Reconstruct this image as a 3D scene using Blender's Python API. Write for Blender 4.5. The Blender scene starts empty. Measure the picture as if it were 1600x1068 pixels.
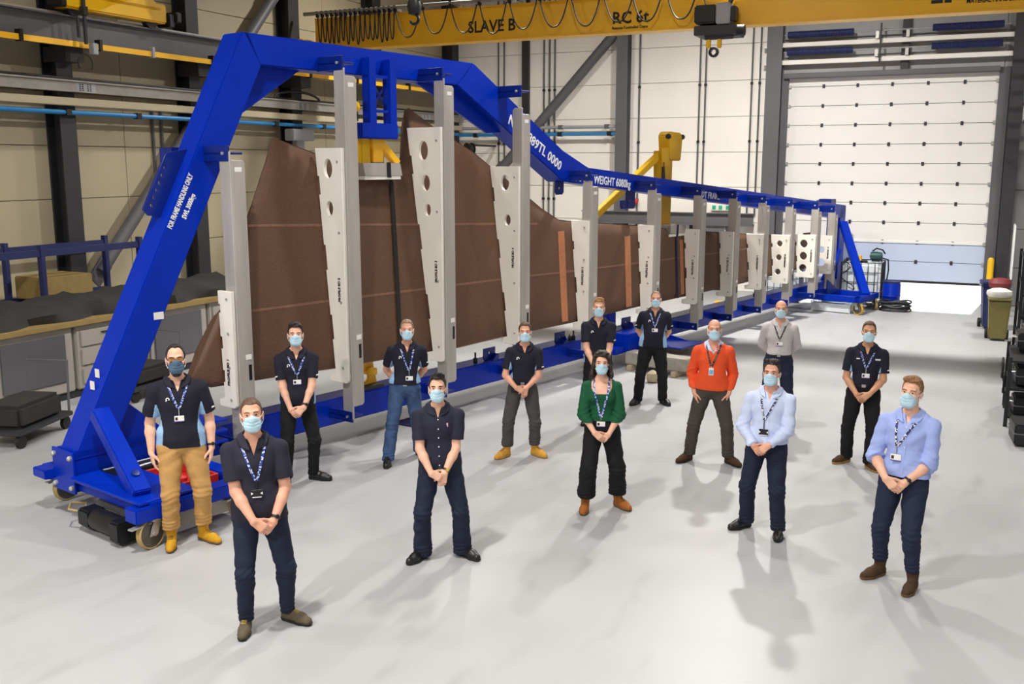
import bpy, bmesh, math, random
import numpy as np
from mathutils import Vector, Matrix, geometry
from mathutils.bvhtree import BVHTree
random.seed(7)
SC = bpy.context.scene
COL = SC.collection
PI = math.pi

# ------------------------------------------------------------------ camera
cam_d = bpy.data.cameras.new('camera')
cam_d.lens = 35.0
cam_d.sensor_width = 36.0
cam_d.clip_end = 200
cam = bpy.data.objects.new('camera', cam_d)
COL.objects.link(cam)
cam.location = (0, 0, 3.65)
cam.rotation_euler = (math.radians(90 - 10.1), 0, math.radians(25.4))
SC.camera = cam

# ------------------------------------------------------------------ world, sun, exposure
W = bpy.data.worlds.new('sky')
SC.world = W
W.use_nodes = True
nt = W.node_tree
sky = nt.nodes.new('ShaderNodeTexSky')
sky.sky_type = 'HOSEK_WILKIE'
sky.sun_direction = (0.1, 0.9, 0.42)
sky.turbidity = 3.0
nt.links.new(sky.outputs[0], nt.nodes['Background'].inputs[0])
nt.nodes['Background'].inputs[1].default_value = 2.5
sun_d = bpy.data.lights.new('sun', 'SUN')
sun_d.energy = 14
sun_d.angle = math.radians(2)
sun_d.color = (1.0, 0.98, 0.95)
sun = bpy.data.objects.new('sun', sun_d)
COL.objects.link(sun)
sun.rotation_euler = Vector((-0.10, -0.97, -0.22)).to_track_quat('-Z', 'Y').to_euler()
SC.view_settings.view_transform = 'Standard'
SC.view_settings.look = 'None'
SC.view_settings.gamma = 1.0
SC.view_settings.use_curve_mapping = False
SC.view_settings.exposure = 0.1
LAMP_W = 410.0      # watts of each high bay lamp

# ------------------------------------------------------------------ materials
def lin(c):
    return tuple((v / 255.0 / 12.92) if v / 255.0 <= 0.04045 else ((v / 255.0 + 0.055) / 1.055) ** 2.4 for v in c[:3])

MATS = {}
def mat(name, rgb, rough=0.5, metal=0.0, var=0.08, scale=8.0, bump=0.0, bscale=60.0, stretch=(1, 1, 1), emit=None, alpha=None, spec=0.5, coat=0.0, detail=4.0):
    """principled material: base colour broken up by noise, optional fine bump"""
    if name in MATS:
        return MATS[name]
    m = bpy.data.materials.new(name)
    m.use_nodes = True
    n = m.node_tree
    b = n.nodes['Principled BSDF']
    c = lin(rgb)
    tc = n.nodes.new('ShaderNodeTexCoord')
    mp = n.nodes.new('ShaderNodeMapping')
    mp.inputs['Scale'].default_value = stretch
    n.links.new(tc.outputs['Object'], mp.inputs[0])
    if var > 0:
        nz = n.nodes.new('ShaderNodeTexNoise')
        nz.inputs['Scale'].default_value = scale
        nz.inputs['Detail'].default_value = detail
        n.links.new(mp.outputs[0], nz.inputs['Vector'])
        rp = n.nodes.new('ShaderNodeValToRGB')
        rp.color_ramp.elements[0].position = 0.3
        rp.color_ramp.elements[1].position = 0.7
        rp.color_ramp.elements[0].color = tuple(v * (1 - var) for v in c) + (1,)
        rp.color_ramp.elements[1].color = tuple(min(1, v * (1 + var)) for v in c) + (1,)
        n.links.new(nz.outputs['Fac'], rp.inputs[0])
        n.links.new(rp.outputs[0], b.inputs['Base Color'])
    else:
        b.inputs['Base Color'].default_value = c + (1,)
    b.inputs['Roughness'].default_value = rough
    b.inputs['Metallic'].default_value = metal
    b.inputs['Specular IOR Level'].default_value = spec
    if coat:
        b.inputs['Coat Weight'].default_value = coat
        b.inputs['Coat Roughness'].default_value = 0.15
    if bump > 0:
        n2 = n.nodes.new('ShaderNodeTexNoise')
        n2.inputs['Scale'].default_value = bscale
        n2.inputs['Detail'].default_value = 3
        n.links.new(mp.outputs[0], n2.inputs['Vector'])
        bp = n.nodes.new('ShaderNodeBump')
        bp.inputs['Strength'].default_value = bump
        bp.inputs['Distance'].default_value = 0.01
        n.links.new(n2.outputs['Fac'], bp.inputs['Height'])
        n.links.new(bp.outputs[0], b.inputs['Normal'])
    if emit:
        b.inputs['Emission Color'].default_value = lin(rgb) + (1,)
        b.inputs['Emission Strength'].default_value = emit
    if alpha is not None:
        b.inputs['Transmission Weight'].default_value = alpha
    MATS[name] = m
    return m

M_BLUE = mat('blue_gloss_paint', (0, 44, 170), 0.33, var=0.05, scale=3, spec=0.22)
M_DBLUE = mat('dark_blue_paint', (2, 32, 120), 0.33, var=0.06, scale=3)
M_ALU = mat('brushed_aluminium', (184, 178, 171), 0.42, 0.3, var=0.12, scale=5, stretch=(1, 1, 0.15), bump=0.03)
M_STEEL = mat('bright_zinc_steel', (190, 190, 188), 0.35, 0.6, var=0.06)
M_HDPE = mat('white_polyethylene', (246, 241, 228), 0.45, var=0.02, scale=4)
M_BLADE = mat('brown_composite', (96, 66, 46), 0.62, var=0.22, scale=55, bump=0.06, bscale=90, detail=6)
M_SEAM = mat('pale_brown_seam', (128, 92, 72), 0.65, var=0.2, scale=40)
M_COPPER = mat('copper_tape', (190, 122, 84), 0.45, 0.15, var=0.12, scale=25)
M_YEL = mat('crane_yellow_paint', (255, 190, 38), 0.38, var=0.05, scale=2)
M_YEL2 = mat('lifting_yellow_paint', (240, 186, 12), 0.4, var=0.06, scale=4)
M_BLACK = mat('black_plastic', (18, 18, 19), 0.45, var=0.1)
M_RUB = mat('black_rubber', (26, 25, 24), 0.7, var=0.1)
M_GREY = mat('steel_grey_paint', (96, 95, 98), 0.5, var=0.06, scale=2)
M_LGREY = mat('light_grey_paint', (160, 160, 162), 0.5, var=0.05, scale=2)
M_DARKST = mat('dark_steel_paint', (48, 47, 50), 0.55, var=0.08, scale=2)
M_WHITE = mat('white_paint', (236, 236, 232), 0.5, var=0.02)
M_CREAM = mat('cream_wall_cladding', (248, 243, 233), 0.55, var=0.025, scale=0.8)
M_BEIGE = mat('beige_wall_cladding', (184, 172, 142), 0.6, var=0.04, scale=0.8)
M_DOOR = mat('door_panel_white', (238, 235, 230), 0.5, var=0.02, scale=1)
M_DOOR_DAYLIT = mat('door_panel_daylight_tint', (196, 208, 232), 0.4, var=0.02, scale=1)  # door white with the cool daylight from outside put into the colour
M_TEXT = mat('white_lettering', (240, 240, 240), 0.5, var=0)
M_TEXTB = mat('black_lettering', (22, 20, 20), 0.5, var=0)
M_LABEL = mat('paper_label', (238, 236, 230), 0.6, var=0.03, scale=60)
M_PIPEB = mat('blue_air_pipe', (38, 128, 190), 0.4, var=0.04)
M_RED = mat('red_plastic', (196, 40, 34), 0.45, var=0.06)
M_CONC = mat('concrete', (158, 152, 140), 0.85, var=0.14, scale=10, bump=0.2)
M_WOODP = mat('pale_timber', (176, 160, 132), 0.75, var=0.15, scale=8)
M_GALV = mat('galvanised_tray', (148, 143, 136), 0.5, 0.35, var=0.1, scale=6)
M_POLY = mat('translucent_tank_plastic', (222, 228, 230), 0.35, var=0.03)
M_OLIVE = mat('olive_bin_plastic', (128, 120, 66), 0.6, var=0.08)
M_NAVY = mat('navy_plastic', (34, 42, 92), 0.5, var=0.08)
M_BAGW = mat('white_bin_bag', (226, 224, 214), 0.5, var=0.06)
M_BAGR = mat('maroon_bag', (120, 40, 44), 0.6, var=0.1)
M_WHEELY = mat('tan_polyurethane_tread', (176, 150, 92), 0.55, var=0.1)
M_WHEELG = mat('grey_wheel_hub', (92, 88, 84), 0.5, 0.2, var=0.08)
M_ROOF = mat('dark_roof_sheet', (44, 43, 42), 0.8, var=0.1, scale=1)
M_STRAP = mat('black_webbing', (20, 19, 20), 0.8, var=0.1)
M_STRAPN = mat('navy_webbing', (30, 30, 78), 0.8, var=0.1)
M_TARP = mat('dark_tarpaulin', (40, 36, 34), 0.8, var=0.2, scale=5)
M_BENCH = mat('grey_machine_paint', (178, 171, 161), 0.55, var=0.05, scale=1)
M_TAN = mat('tan_board', (150, 126, 74), 0.7, var=0.12)
M_CABLE = mat('black_cable', (18, 17, 17), 0.55, var=0)
M_GREEN = mat('green_sign', (40, 178, 130), 0.5, var=0.02)
M_TEAL = mat('dark_green_casting', (34, 78, 74), 0.5, var=0.1)
M_LBLUE = mat('light_blue_hose', (118, 178, 214), 0.5, var=0.06)
M_LAMP = mat('lamp_diffuser', (255, 250, 240), 0.4, var=0, emit=10.0)

def floor_mat():
    m = bpy.data.materials.new('grey_epoxy_floor')
    m.use_nodes = True
    n = m.node_tree
    b = n.nodes['Principled BSDF']
    tc = n.nodes.new('ShaderNodeTexCoord')
    nz = n.nodes.new('ShaderNodeTexNoise'); nz.inputs['Scale'].default_value = 0.5; nz.inputs['Detail'].default_value = 2.5
    n.links.new(tc.outputs['Object'], nz.inputs['Vector'])
    rp = n.nodes.new('ShaderNodeValToRGB')
    rp.color_ramp.interpolation = 'EASE'; b.inputs['Specular IOR Level'].default_value = 0.4
    rp.color_ramp.elements[0].position = 0.1; rp.color_ramp.elements[1].position = 0.9
    rp.color_ramp.elements[0].color = lin((166, 166, 167)) + (1,)
    rp.color_ramp.elements[1].color = lin((180, 180, 180)) + (1,)
    n.links.new(nz.outputs['Fac'], rp.inputs[0])
    # scuffs: stretched dark streaks
    mp = n.nodes.new('ShaderNodeMapping'); mp.inputs['Scale'].default_value = (1.2, 0.35, 1); mp.inputs['Rotation'].default_value = (0, 0, 0.5)
    n.links.new(tc.outputs['Object'], mp.inputs[0])
    n2 = n.nodes.new('ShaderNodeTexNoise'); n2.inputs['Scale'].default_value = 2.2; n2.inputs['Detail'].default_value = 3; n2.inputs['Roughness'].default_value = 0.5
    n.links.new(mp.outputs[0], n2.inputs['Vector'])
    r2 = n.nodes.new('ShaderNodeValToRGB'); r2.color_ramp.interpolation = 'EASE'
    r2.color_ramp.elements[0].position = 0.55; r2.color_ramp.elements[0].color = (0, 0, 0, 1)
    r2.color_ramp.elements[1].position = 0.85; r2.color_ramp.elements[1].color = (0.4, 0.4, 0.4, 1)
    n.links.new(n2.outputs['Fac'], r2.inputs[0])
    mx = n.nodes.new('ShaderNodeMixRGB'); mx.inputs['Color2'].default_value = lin((120, 118, 116)) + (1,)
    n.links.new(r2.outputs[0], mx.inputs['Fac']); n.links.new(rp.outputs[0], mx.inputs['Color1'])
    n.links.new(mx.outputs[0], b.inputs['Base Color'])
    r3 = n.nodes.new('ShaderNodeMapRange'); r3.inputs['To Min'].default_value = 0.36; r3.inputs['To Max'].default_value = 0.44
    n.links.new(nz.outputs['Fac'], r3.inputs['Value']); n.links.new(r3.outputs[0], b.inputs['Roughness'])
    return m
M_FLOOR = floor_mat()

# ------------------------------------------------------------------ object helpers
def tag(o, label=None, cat=None, group=None, kind=None):
    if label: o['label'] = label
    if cat: o['category'] = cat
    if group: o['group'] = group
    if kind: o['kind'] = kind
    return o

def empty(name, loc=(0, 0, 0), rz=0.0, label=None, cat=None, group=None, kind=None):
    o = bpy.data.objects.new(name, None)
    o.empty_display_size = 0.2
    COL.objects.link(o)
    o.location = loc
    o.rotation_euler = (0, 0, rz)
    return tag(o, label, cat, group, kind)

def link_mesh(name, me, material, parent=None):
    if material is not None:
        for m in (material if isinstance(material, (list, tuple)) else [material]):
            me.materials.append(m)
    o = bpy.data.objects.new(name, me)
    COL.objects.link(o)
    if parent is not None:
        o.parent = parent
    return o

class MB:
    """collects simple solids and links them as ONE mesh object"""
    def __init__(self):
        self.v = []; self.f = []
    def add(self, vs, fs):
        k = len(self.v)
        self.v.extend([tuple(p) for p in vs])
        self.f.extend([tuple(i + k for i in q) for q in fs])
        return self
    def box(self, x0, x1, y0, y1, z0, z1):
        x0, x1 = min(x0, x1), max(x0, x1); y0, y1 = min(y0, y1), max(y0, y1); z0, z1 = min(z0, z1), max(z0, z1)
        return self.add([(x0, y0, z0), (x1, y0, z0), (x1, y1, z0), (x0, y1, z0), (x0, y0, z1), (x1, y0, z1), (x1, y1, z1), (x0, y1, z1)],
                        [(0, 3, 2, 1), (4, 5, 6, 7), (0, 1, 5, 4), (1, 2, 6, 5), (2, 3, 7, 6), (3, 0, 4, 7)])
    def bar(self, p0, p1, w, h, up=(0, 0, 1)):
        p0, p1 = Vector(p0), Vector(p1); d = (p1 - p0).normalized()
        a = d.cross(Vector(up))
        if a.length < 1e-4: a = d.cross(Vector((1, 0, 0)))
        a.normalize(); b = a.cross(d).normalized()
        a *= w / 2; b *= h / 2
        vs = [p0 - a - b, p0 + a - b, p0 + a + b, p0 - a + b, p1 - a - b, p1 + a - b, p1 + a + b, p1 - a + b]
        return self.add(vs, [(0, 3, 2, 1), (4, 5, 6, 7), (0, 1, 5, 4), (1, 2, 6, 5), (2, 3, 7, 6), (3, 0, 4, 7)])
    def ibeam(self, p0, p1, w, h, t=0.02, up=(0, 0, 1)):
        p0, p1 = Vector(p0), Vector(p1); d = (p1 - p0).normalized(); u = Vector(up); u = (u - d * u.dot(d)).normalized()
        self.bar(p0 + u * (h - t) / 2, p1 + u * (h - t) / 2, w, t, up)
        self.bar(p0 - u * (h - t) / 2, p1 - u * (h - t) / 2, w, t, up)
        return self.bar(p0, p1, t, h - 2 * t, up)
    def tube(self, pts, r, n=10, r2=None, cap=True):
        pts = [Vector(p) for p in pts]
        rings = []
        ref = None
        for i, p in enumerate(pts):
            d = (pts[min(i + 1, len(pts) - 1)] - pts[max(i - 1, 0)]).normalized()
            if ref is None:
                ref = d.orthogonal().normalized()
            ref = (ref - d * ref.dot(d))
            if ref.length < 1e-5: ref = d.orthogonal()
            ref.normalize()
            b = d.cross(ref)
            rr = r if r2 is None else r + (r2 - r) * i / (len(pts) - 1)
            rings.append([p + ref * (rr * math.cos(2 * PI * k / n)) + b * (rr * math.sin(2 * PI * k / n)) for k in range(n)])
        vs = [q for ring in rings for q in ring]
        fs = []
        for i in range(len(rings) - 1):
            for k in range(n):
                fs.append((i * n + k, i * n + (k + 1) % n, (i + 1) * n + (k + 1) % n, (i + 1) * n + k))
        if cap:
            fs.append(tuple(range(n))[::-1]); fs.append(tuple((len(rings) - 1) * n + k for k in range(n)))
        return self.add(vs, fs)
    def lathe(self, prof, c, axis=(0, 0, 1), n=20, ring=False):
        c = Vector(c); ax = Vector(axis).normalized(); a = ax.orthogonal().normalized(); b = ax.cross(a)
        vs = []; fs = []
        for r, h in prof:
            for k in range(n):
                t = 2 * PI * k / n
                vs.append(c + ax * h + a * (r * math.cos(t)) + b * (r * math.sin(t)))
        for i in range(len(prof) - 1):
            for k in range(n):
                fs.append((i * n + k, i * n + (k + 1) % n, (i + 1) * n + (k + 1) % n, (i + 1) * n + k))
        if ring:
            m_ = (len(prof) - 1) * n
            for k in range(n): fs.append((m_ + k, m_ + (k + 1) % n, (k + 1) % n, k))
        else:
            fs.append(tuple(range(n))[::-1]); fs.append(tuple((len(prof) - 1) * n + k for k in range(n)))
        return self.add(vs, fs)
    def prism(self, poly, o, u, v, w, holes=()):
        """polygon (list of 2d points) in the frame o + a*u + b*v, extruded along the vector w"""
        o, u, v, w = Vector(o), Vector(u), Vector(v), Vector(w)
        loops = [list(poly)] + [list(h) for h in holes]
        flat = [p for lp in loops for p in lp]
        n = len(flat)
        tris = geometry.tessellate_polygon([[Vector((p[0], p[1], 0)) for p in lp] for lp in loops])
        vs = [o + u * p[0] + v * p[1] for p in flat] + [o + u * p[0] + v * p[1] + w for p in flat]
        fs = []
        for t in tris:
            fs.append(tuple(t)); fs.append(tuple(i + n for i in reversed(t)))
        k = 0
        for lp in loops:
            m = len(lp)
            for i in range(m):
                fs.append((k + i, k + (i + 1) % m, n + k + (i + 1) % m, n + k + i))
            k += m
        return self.add(vs, fs)
    def build(self, name, material, parent=None, bevel=0.0, smooth=True, seg=2, ang=35):
        me = bpy.data.meshes.new(name)
        bm = bmesh.new()
        bv = [bm.verts.new(p) for p in self.v]
        for q in self.f:
            try:
                bm.faces.new([bv[i] for i in q])
            except ValueError:
                pass
        bmesh.ops.recalc_face_normals(bm, faces=bm.faces)
        if bevel > 0:
            ed = [e for e in bm.edges if len(e.link_faces) == 2 and e.calc_face_angle(0) > 0.6]
            bmesh.ops.bevel(bm, geom=ed, offset=bevel, segments=seg, affect='EDGES', clamp_overlap=True)
        bm.to_mesh(me); bm.free()
        if smooth:
            me.polygons.foreach_set('use_smooth', [True] * len(me.polygons))
            me.set_sharp_from_angle(angle=math.radians(ang))
        return link_mesh(name, me, material, parent)

def text_part(name, body, size, o, u, v, material, parent=None, depth=0.004, bold=0.0, align='LEFT', sx=1.0, fit=None):
    """flat lettering as a mesh: baseline start at o, along u, up v"""
    cu = bpy.data.curves.new(name, 'FONT')
    cu.body = body; cu.size = size; cu.align_x = align; cu.extrude = depth / 2; cu.offset = bold; cu.resolution_u = 2
    tmp = bpy.data.objects.new(name, cu)
    COL.objects.link(tmp)
    dg = bpy.context.evaluated_depsgraph_get()
    me = bpy.data.meshes.new_from_object(tmp.evaluated_get(dg))
    bpy.data.objects.remove(tmp); bpy.data.curves.remove(cu)
    if fit:
        xs_ = [p.co.x for p in me.vertices]; sx = fit / (max(xs_) - min(xs_))
    u = Vector(u).normalized(); v = Vector(v); v = (v - u * u.dot(v)).normalized(); w = u.cross(v)
    M = Matrix((u, v, w)).transposed().to_4x4(); M.translation = Vector(o)
    me.transform(M @ Matrix.Diagonal((sx, 1, 1, 1)))
    me.materials.clear()
    return link_mesh(name, me, material, parent)

def copy_tree(o, parent=None):
    c = o.copy(); COL.objects.link(c)
    if parent is not None: c.parent = parent
    for ch in list(o.children):
        copy_tree(ch, c)
    return c
# ================================================================== the building shell
fl = MB().box(-16.4, 6.4, -12.4, 29.3, -0.3, 0).build('floor', M_FLOOR); tag(fl, kind='structure')
og = MB().box(-40, 40, 29.3, 90, -0.3, -0.02).build('outside_ground_1', M_CONC); tag(og, kind='structure')  # concrete ground outside the hall, seen through the door gap
ce = MB().box(-16.4, 6.4, -12.4, 29.4, 10.6, 10.8).build('ceiling', M_ROOF); tag(ce, kind='structure')
for i in range(13):      # roof purlins that show past the crane
    y = -10 + i * 3.2
    MB().box(-16, 6, y - 0.05, y + 0.05, 10.36, 10.6).build('purlin', M_GREY, ce)
for x in (-13, -9, -5, -1, 3):
    MB().ibeam((x, -12, 10.2), (x, 29, 10.2), 0.16, 0.32).build('rafter', M_DARKST, ce)

def panel_run(parent, axis, a0, a1, z0, z1, face, thick, m, gap=0.012):
    """one cladding panel, axis 'x' runs along X on plane y=face, axis 'y' runs along Y on plane x=face"""
    g = gap / 2
    b = MB()
    if axis == 'x': b.box(a0 + g, a1 - g, face, face + thick, z0 + g, z1 - g)
    else: b.box(face - thick, face, a0 + g, a1 - g, z0 + g, z1 - g)
    return b.build('panel', m, parent, bevel=0.006, seg=1)

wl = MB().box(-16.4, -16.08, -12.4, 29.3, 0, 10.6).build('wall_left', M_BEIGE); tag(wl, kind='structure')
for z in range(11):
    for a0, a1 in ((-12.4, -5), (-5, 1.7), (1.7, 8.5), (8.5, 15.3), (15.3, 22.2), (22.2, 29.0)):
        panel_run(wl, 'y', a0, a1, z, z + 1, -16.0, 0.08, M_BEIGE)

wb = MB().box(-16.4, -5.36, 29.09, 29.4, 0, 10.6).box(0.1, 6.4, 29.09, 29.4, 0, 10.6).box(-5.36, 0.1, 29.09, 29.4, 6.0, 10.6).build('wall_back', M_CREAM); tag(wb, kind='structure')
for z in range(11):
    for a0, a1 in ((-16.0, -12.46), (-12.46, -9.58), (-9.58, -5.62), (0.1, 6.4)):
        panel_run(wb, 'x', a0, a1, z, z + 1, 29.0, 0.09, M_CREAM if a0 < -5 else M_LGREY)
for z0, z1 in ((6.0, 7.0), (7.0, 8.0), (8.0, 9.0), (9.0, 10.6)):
    panel_run(wb, 'x', -5.62, 0.1, z0, z1, 29.0, 0.09, M_LGREY)  # grey over the door paints in the shade on the upper wall
wr = MB().box(6.0, 6.4, -12.4, 29.3, 0, 10.6).build('wall_right', M_LGREY); tag(wr, kind='structure')
wf = MB().box(-16.4, 6.4, -12.4, -12.0, 0, 10.6).build('wall_front', M_LGREY); tag(wf, kind='structure')

# ------------------------------------------------------------------ the sectional door, raised half a metre
door = empty('door_1', (-2.63, 29.05, 0), kind='structure')
DW = 2.65
zb = 0.53; pitch = 0.523
for i in range(11):
    z0 = zb + i * pitch
    z1 = z0 + pitch if i < 10 else 6.02
    b = MB().box(-DW, DW, 0.0, 0.06, z0 + 0.006, z1 - 0.006)
    p = b.build('door_panel', M_DOOR_DAYLIT if i < 2 else M_DOOR, door, bevel=0.008, seg=1)  # lowest panels carry painted daylight, the rest plain door white
    if i < 2: p['label'] = 'panel at the foot of the door, tinted pale blue for daylight'
    if i > 0:
        for k in range(5):
            x = -DW + DW * 2 * (k + 1) / 6.0 + 0.07
            MB().box(x - 0.035, x + 0.035, -0.025, 0.0, z0 - 0.05, z0 + 0.05).build('hinge', M_DARKST, door, bevel=0.006, seg=1)
    for s in (-1, 1):
        MB().tube([(s * (DW - 0.02), -0.03, z0), (s * (DW + 0.16), -0.03, z0)], 0.02, 8).box(s * (DW - 0.04) - 0.05, s * (DW - 0.04) + 0.05, -0.05, 0.0, z0 - 0.03, z0 + 0.05).build('roller_bracket', M_STEEL, door)
MB().box(-DW, DW, -0.03, 0.0, zb + 2 * pitch - 0.03, zb + 2 * pitch + 0.035).build('white_rail', M_WHITE, door, bevel=0.006, seg=1)
MB().box(-DW, DW, 0.065, 0.085, zb - 0.04, 6.02).build('daylight_blocker', M_GREY, door)  # sheet added behind the panels to stop daylight leaking through the joints
MB().box(-DW, DW, -0.01, 0.05, zb - 0.05, zb).build('bottom_seal', M_RUB, door)
for s in (-1, 1):
    MB().box(s * (DW - 0.02), s * (DW + 0.24), -0.10, 0.06, 0, 6.1).build('door_track', M_GREY, door, bevel=0.01, seg=1)
MB().box(-DW - 0.1, DW, -0.22, 0.0, 5.98, 6.12).build('header', M_GREY, door, bevel=0.015)
for zz, sh in ((7.12, 0), (6.66, 0.03)):
    MB().tube([(-2.75, -0.35, zz), (2.8, -0.35, zz)], 0.02, 8).build('shaft', M_STEEL, door)
    for x0, x1 in ((-2.66, -0.95), (0.99, 2.65)):
        b = MB()
        b.tube([(x0, -0.35, zz), (x1, -0.35, zz)], 0.085, 14)
        for k in range(40):      # coils of the spring
            x = x0 + (x1 - x0) * (k + 0.5) / 40
            b.lathe([(0.085, -0.012), (0.1, 0), (0.085, 0.012)], (x, -0.35, zz), (1, 0, 0), 12)
        b.build('torsion_spring', M_NAVY, door)
    MB().box(-3.3, 2.9, -0.32, -0.22, zz - 0.32, zz - 0.2).build('support_rail', M_CREAM, door, bevel=0.01, seg=1)
    for x in (-0.35, 0.4):
        MB().box(x - 0.04, x + 0.04, -0.4, -0.25, zz - 0.2, zz - 0.02).build('spring_bracket', M_STEEL, door)
MB().box(-0.28, -0.24, -0.42, -0.36, 6.3, 7.3).build('shaft_coupler', M_DARKST, door)
MB().box(0.25, 0.45, -0.2, -0.02, 6.1, 7.6).build('centre_post', M_DARKST, door)

# ------------------------------------------------------------------ columns, braces and pipes of the steel frame
def column(x, y, wx, wy, h, label, m, ax='y'):
    b = MB()
    if ax == 'y':    # flanges face the hall along X
        b.box(x - wx / 2, x - wx / 2 + 0.03, y - wy / 2, y + wy / 2, 0, h).box(x + wx / 2 - 0.03, x + wx / 2, y - wy / 2, y + wy / 2, 0, h).box(x - wx / 2 + 0.03, x + wx / 2 - 0.03, y - 0.015, y + 0.015, 0, h)
    else:
        b.box(x - wx / 2, x + wx / 2, y - wy / 2, y - wy / 2 + 0.03, 0, h).box(x - wx / 2, x + wx / 2, y + wy / 2 - 0.03, y + wy / 2, 0, h).box(x - 0.015, x + 0.015, y - wy / 2 + 0.03, y + wy / 2 - 0.03, 0, h)
    o = b.build('steel_column', m)
    tag(o, label, 'column', 'steel columns along the walls')
    pl = MB().box(x - wx / 2 - 0.08, x + wx / 2 + 0.08, y - wy / 2 - 0.08, y + wy / 2 + 0.08, 0, 0.03).build('base_plate', m, o)
    return o
column(-15.80, 13.6, 0.38, 0.36, 10.2, 'dark steel wall column at the far left, nearest of those on the left wall', M_DARKST)
column(-15.80, 17.0, 0.38, 0.36, 10.2, 'dark steel wall column beside the slanting blue post, second on the left wall', M_DARKST)
column(-15.80, 20.5, 0.38, 0.40, 10.2, 'dark steel wall column seen over the top beam corner of the blue frame', M_DARKST)
column(-15.80, 24.2, 0.38, 0.40, 10.2, 'dark steel wall column seen through the blue hanger of the yellow lifting clamp', M_DARKST)
column(-15.80, 28.7, 0.38, 0.40, 10.2, 'dark steel column in the far left corner where the two walls meet', M_DARKST)
column(-10.02, 28.78, 0.34, 0.36, 10.2, 'grey steel column on the back wall at the top of the wide diagonal brace', M_GREY, 'x')
column(-5.62, 28.78, 0.42, 0.36, 10.2, 'grey steel column just left of the big sectional door', M_GREY, 'x')
column(0.42, 28.75, 0.30, 0.36, 10.2, 'dark steel column just right of the big sectional door', M_DARKST, 'x')
dp = MB().box(-13.36, -13.14, 28.82, 28.99, 0, 10.2).build('duct', M_DARKST, bevel=0.02); tag(dp, 'narrow dark vertical duct on the back wall, behind the sloping blue beam', 'duct')

def brace(p0, p1, r, label, m):
    b = MB().tube([p0, p1], r, 18)
    o = b.build('diagonal_brace', m); tag(o, label, 'brace')
    for q in (p0, p1):
        q = Vector(q); d = (Vector(p1) - Vector(p0)).normalized()
        MB().bar(q - d * 0.25, q + d * 0.25, 0.03, 2.6 * r).build('gusset_plate', m, o)
    return o
brace((-15.7, 14.17, 1.57), (-15.7, 19.9, 7.6), 0.13, 'round grey diagonal brace on the left wall behind the slanting blue post', M_GREY)
brace((-15.7, 22.6, 6.1), (-15.7, 24.0, 7.6), 0.05, 'thin steel tie rod on the left wall above the blue top beam', M_GREY)
brace((-14.1, 28.75, 3.45), (-10.2, 28.75, 7.55), 0.145, 'thick round grey diagonal brace on the back wall beside the pale column', M_GREY)

def pipe(pts, r, label, m, clips=(), cat='pipe', n=10, name='pipe', clipm=None):
    o = MB().tube(pts, r, n).build(name, m); tag(o, label, cat)
    for c in clips:
        c = Vector(c)
        MB().box(c.x - r * 1.3, c.x + r * 1.3, c.y - r * 1.3, c.y + r * 1.3, c.z - r * 1.3, c.z + r * 1.3).build('pipe_clip', clipm or M_BLACK, o)
    return o
pipe([(-15.5, 4, 4.6), (-15.5, 28.6, 4.6)], 0.045, 'blue compressed air pipe along the left wall below the cable trays', M_PIPEB, [(-15.5, y, 4.6) for y in (13.5, 15.2, 17.3, 19.5, 21.4, 24.5, 27)])
pipe([(-15.5, 28.7, 4.57), (-9.95, 28.7, 4.55)], 0.05, 'blue compressed air pipe along the back wall', M_PIPEB, [(x, 28.7, 4.56) for x in (-14.9, -14.0, -13.5, -12.0, -10.4)])
pipe([(-15.5, 28.74, 4.78), (-9.95, 28.74, 4.76)], 0.05, 'pale grey pipe just above the blue pipe on the back wall', M_LGREY, [(x, 28.74, 4.77) for x in (-14.6, -13.7, -12.0, -10.5, -10.1)], clipm=M_GREY)
pipe([(-15.5, 28.8, 5.2), (-13.9, 28.8, 5.2), (-13.9, 28.8, 4.8)], 0.025, 'thin grey conduit turning down on the back wall near the corner', M_GREY)
k = 0
for x, lb in ((-14.22, 'left conduit of the pair beside the sloping beam'), (-14.02, 'right conduit of the pair beside the sloping beam'), (-12.66, 'left one of three conduits by the brace foot'), (-12.48, 'middle one of three conduits by the brace foot'), (-12.3, 'right one of three conduits by the brace foot'),
              (-9.58, 'single thin conduit right of the grey steel column'), (-7.77, 'left conduit of the pair behind the yellow lifter'), (-7.60, 'right conduit of the pair behind the yellow lifter'),
              (-6.28, 'left conduit of the pair beside the door column'), (-6.06, 'right conduit of the pair beside the door column')):
    pipe([(x, 28.96, 0.2 if x < -9 else 2.2), (x, 28.96, 10.3)], 0.026, lb + ', on the back wall', M_GREY, [(x, 28.96, z) for z in (2.6, 4.3, 5.9, 7.5)], 'conduit', 8, 'conduit')
for y, w in ((16.05, 'left'), (16.3, 'right')):
    pipe([(-15.96, y, 1.5), (-15.96, y, 4.9)], 0.03, 'thin vertical conduit on the left wall behind the blue post, %s of a pair' % w, M_GREY, (), 'conduit', 8, 'conduit')

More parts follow.
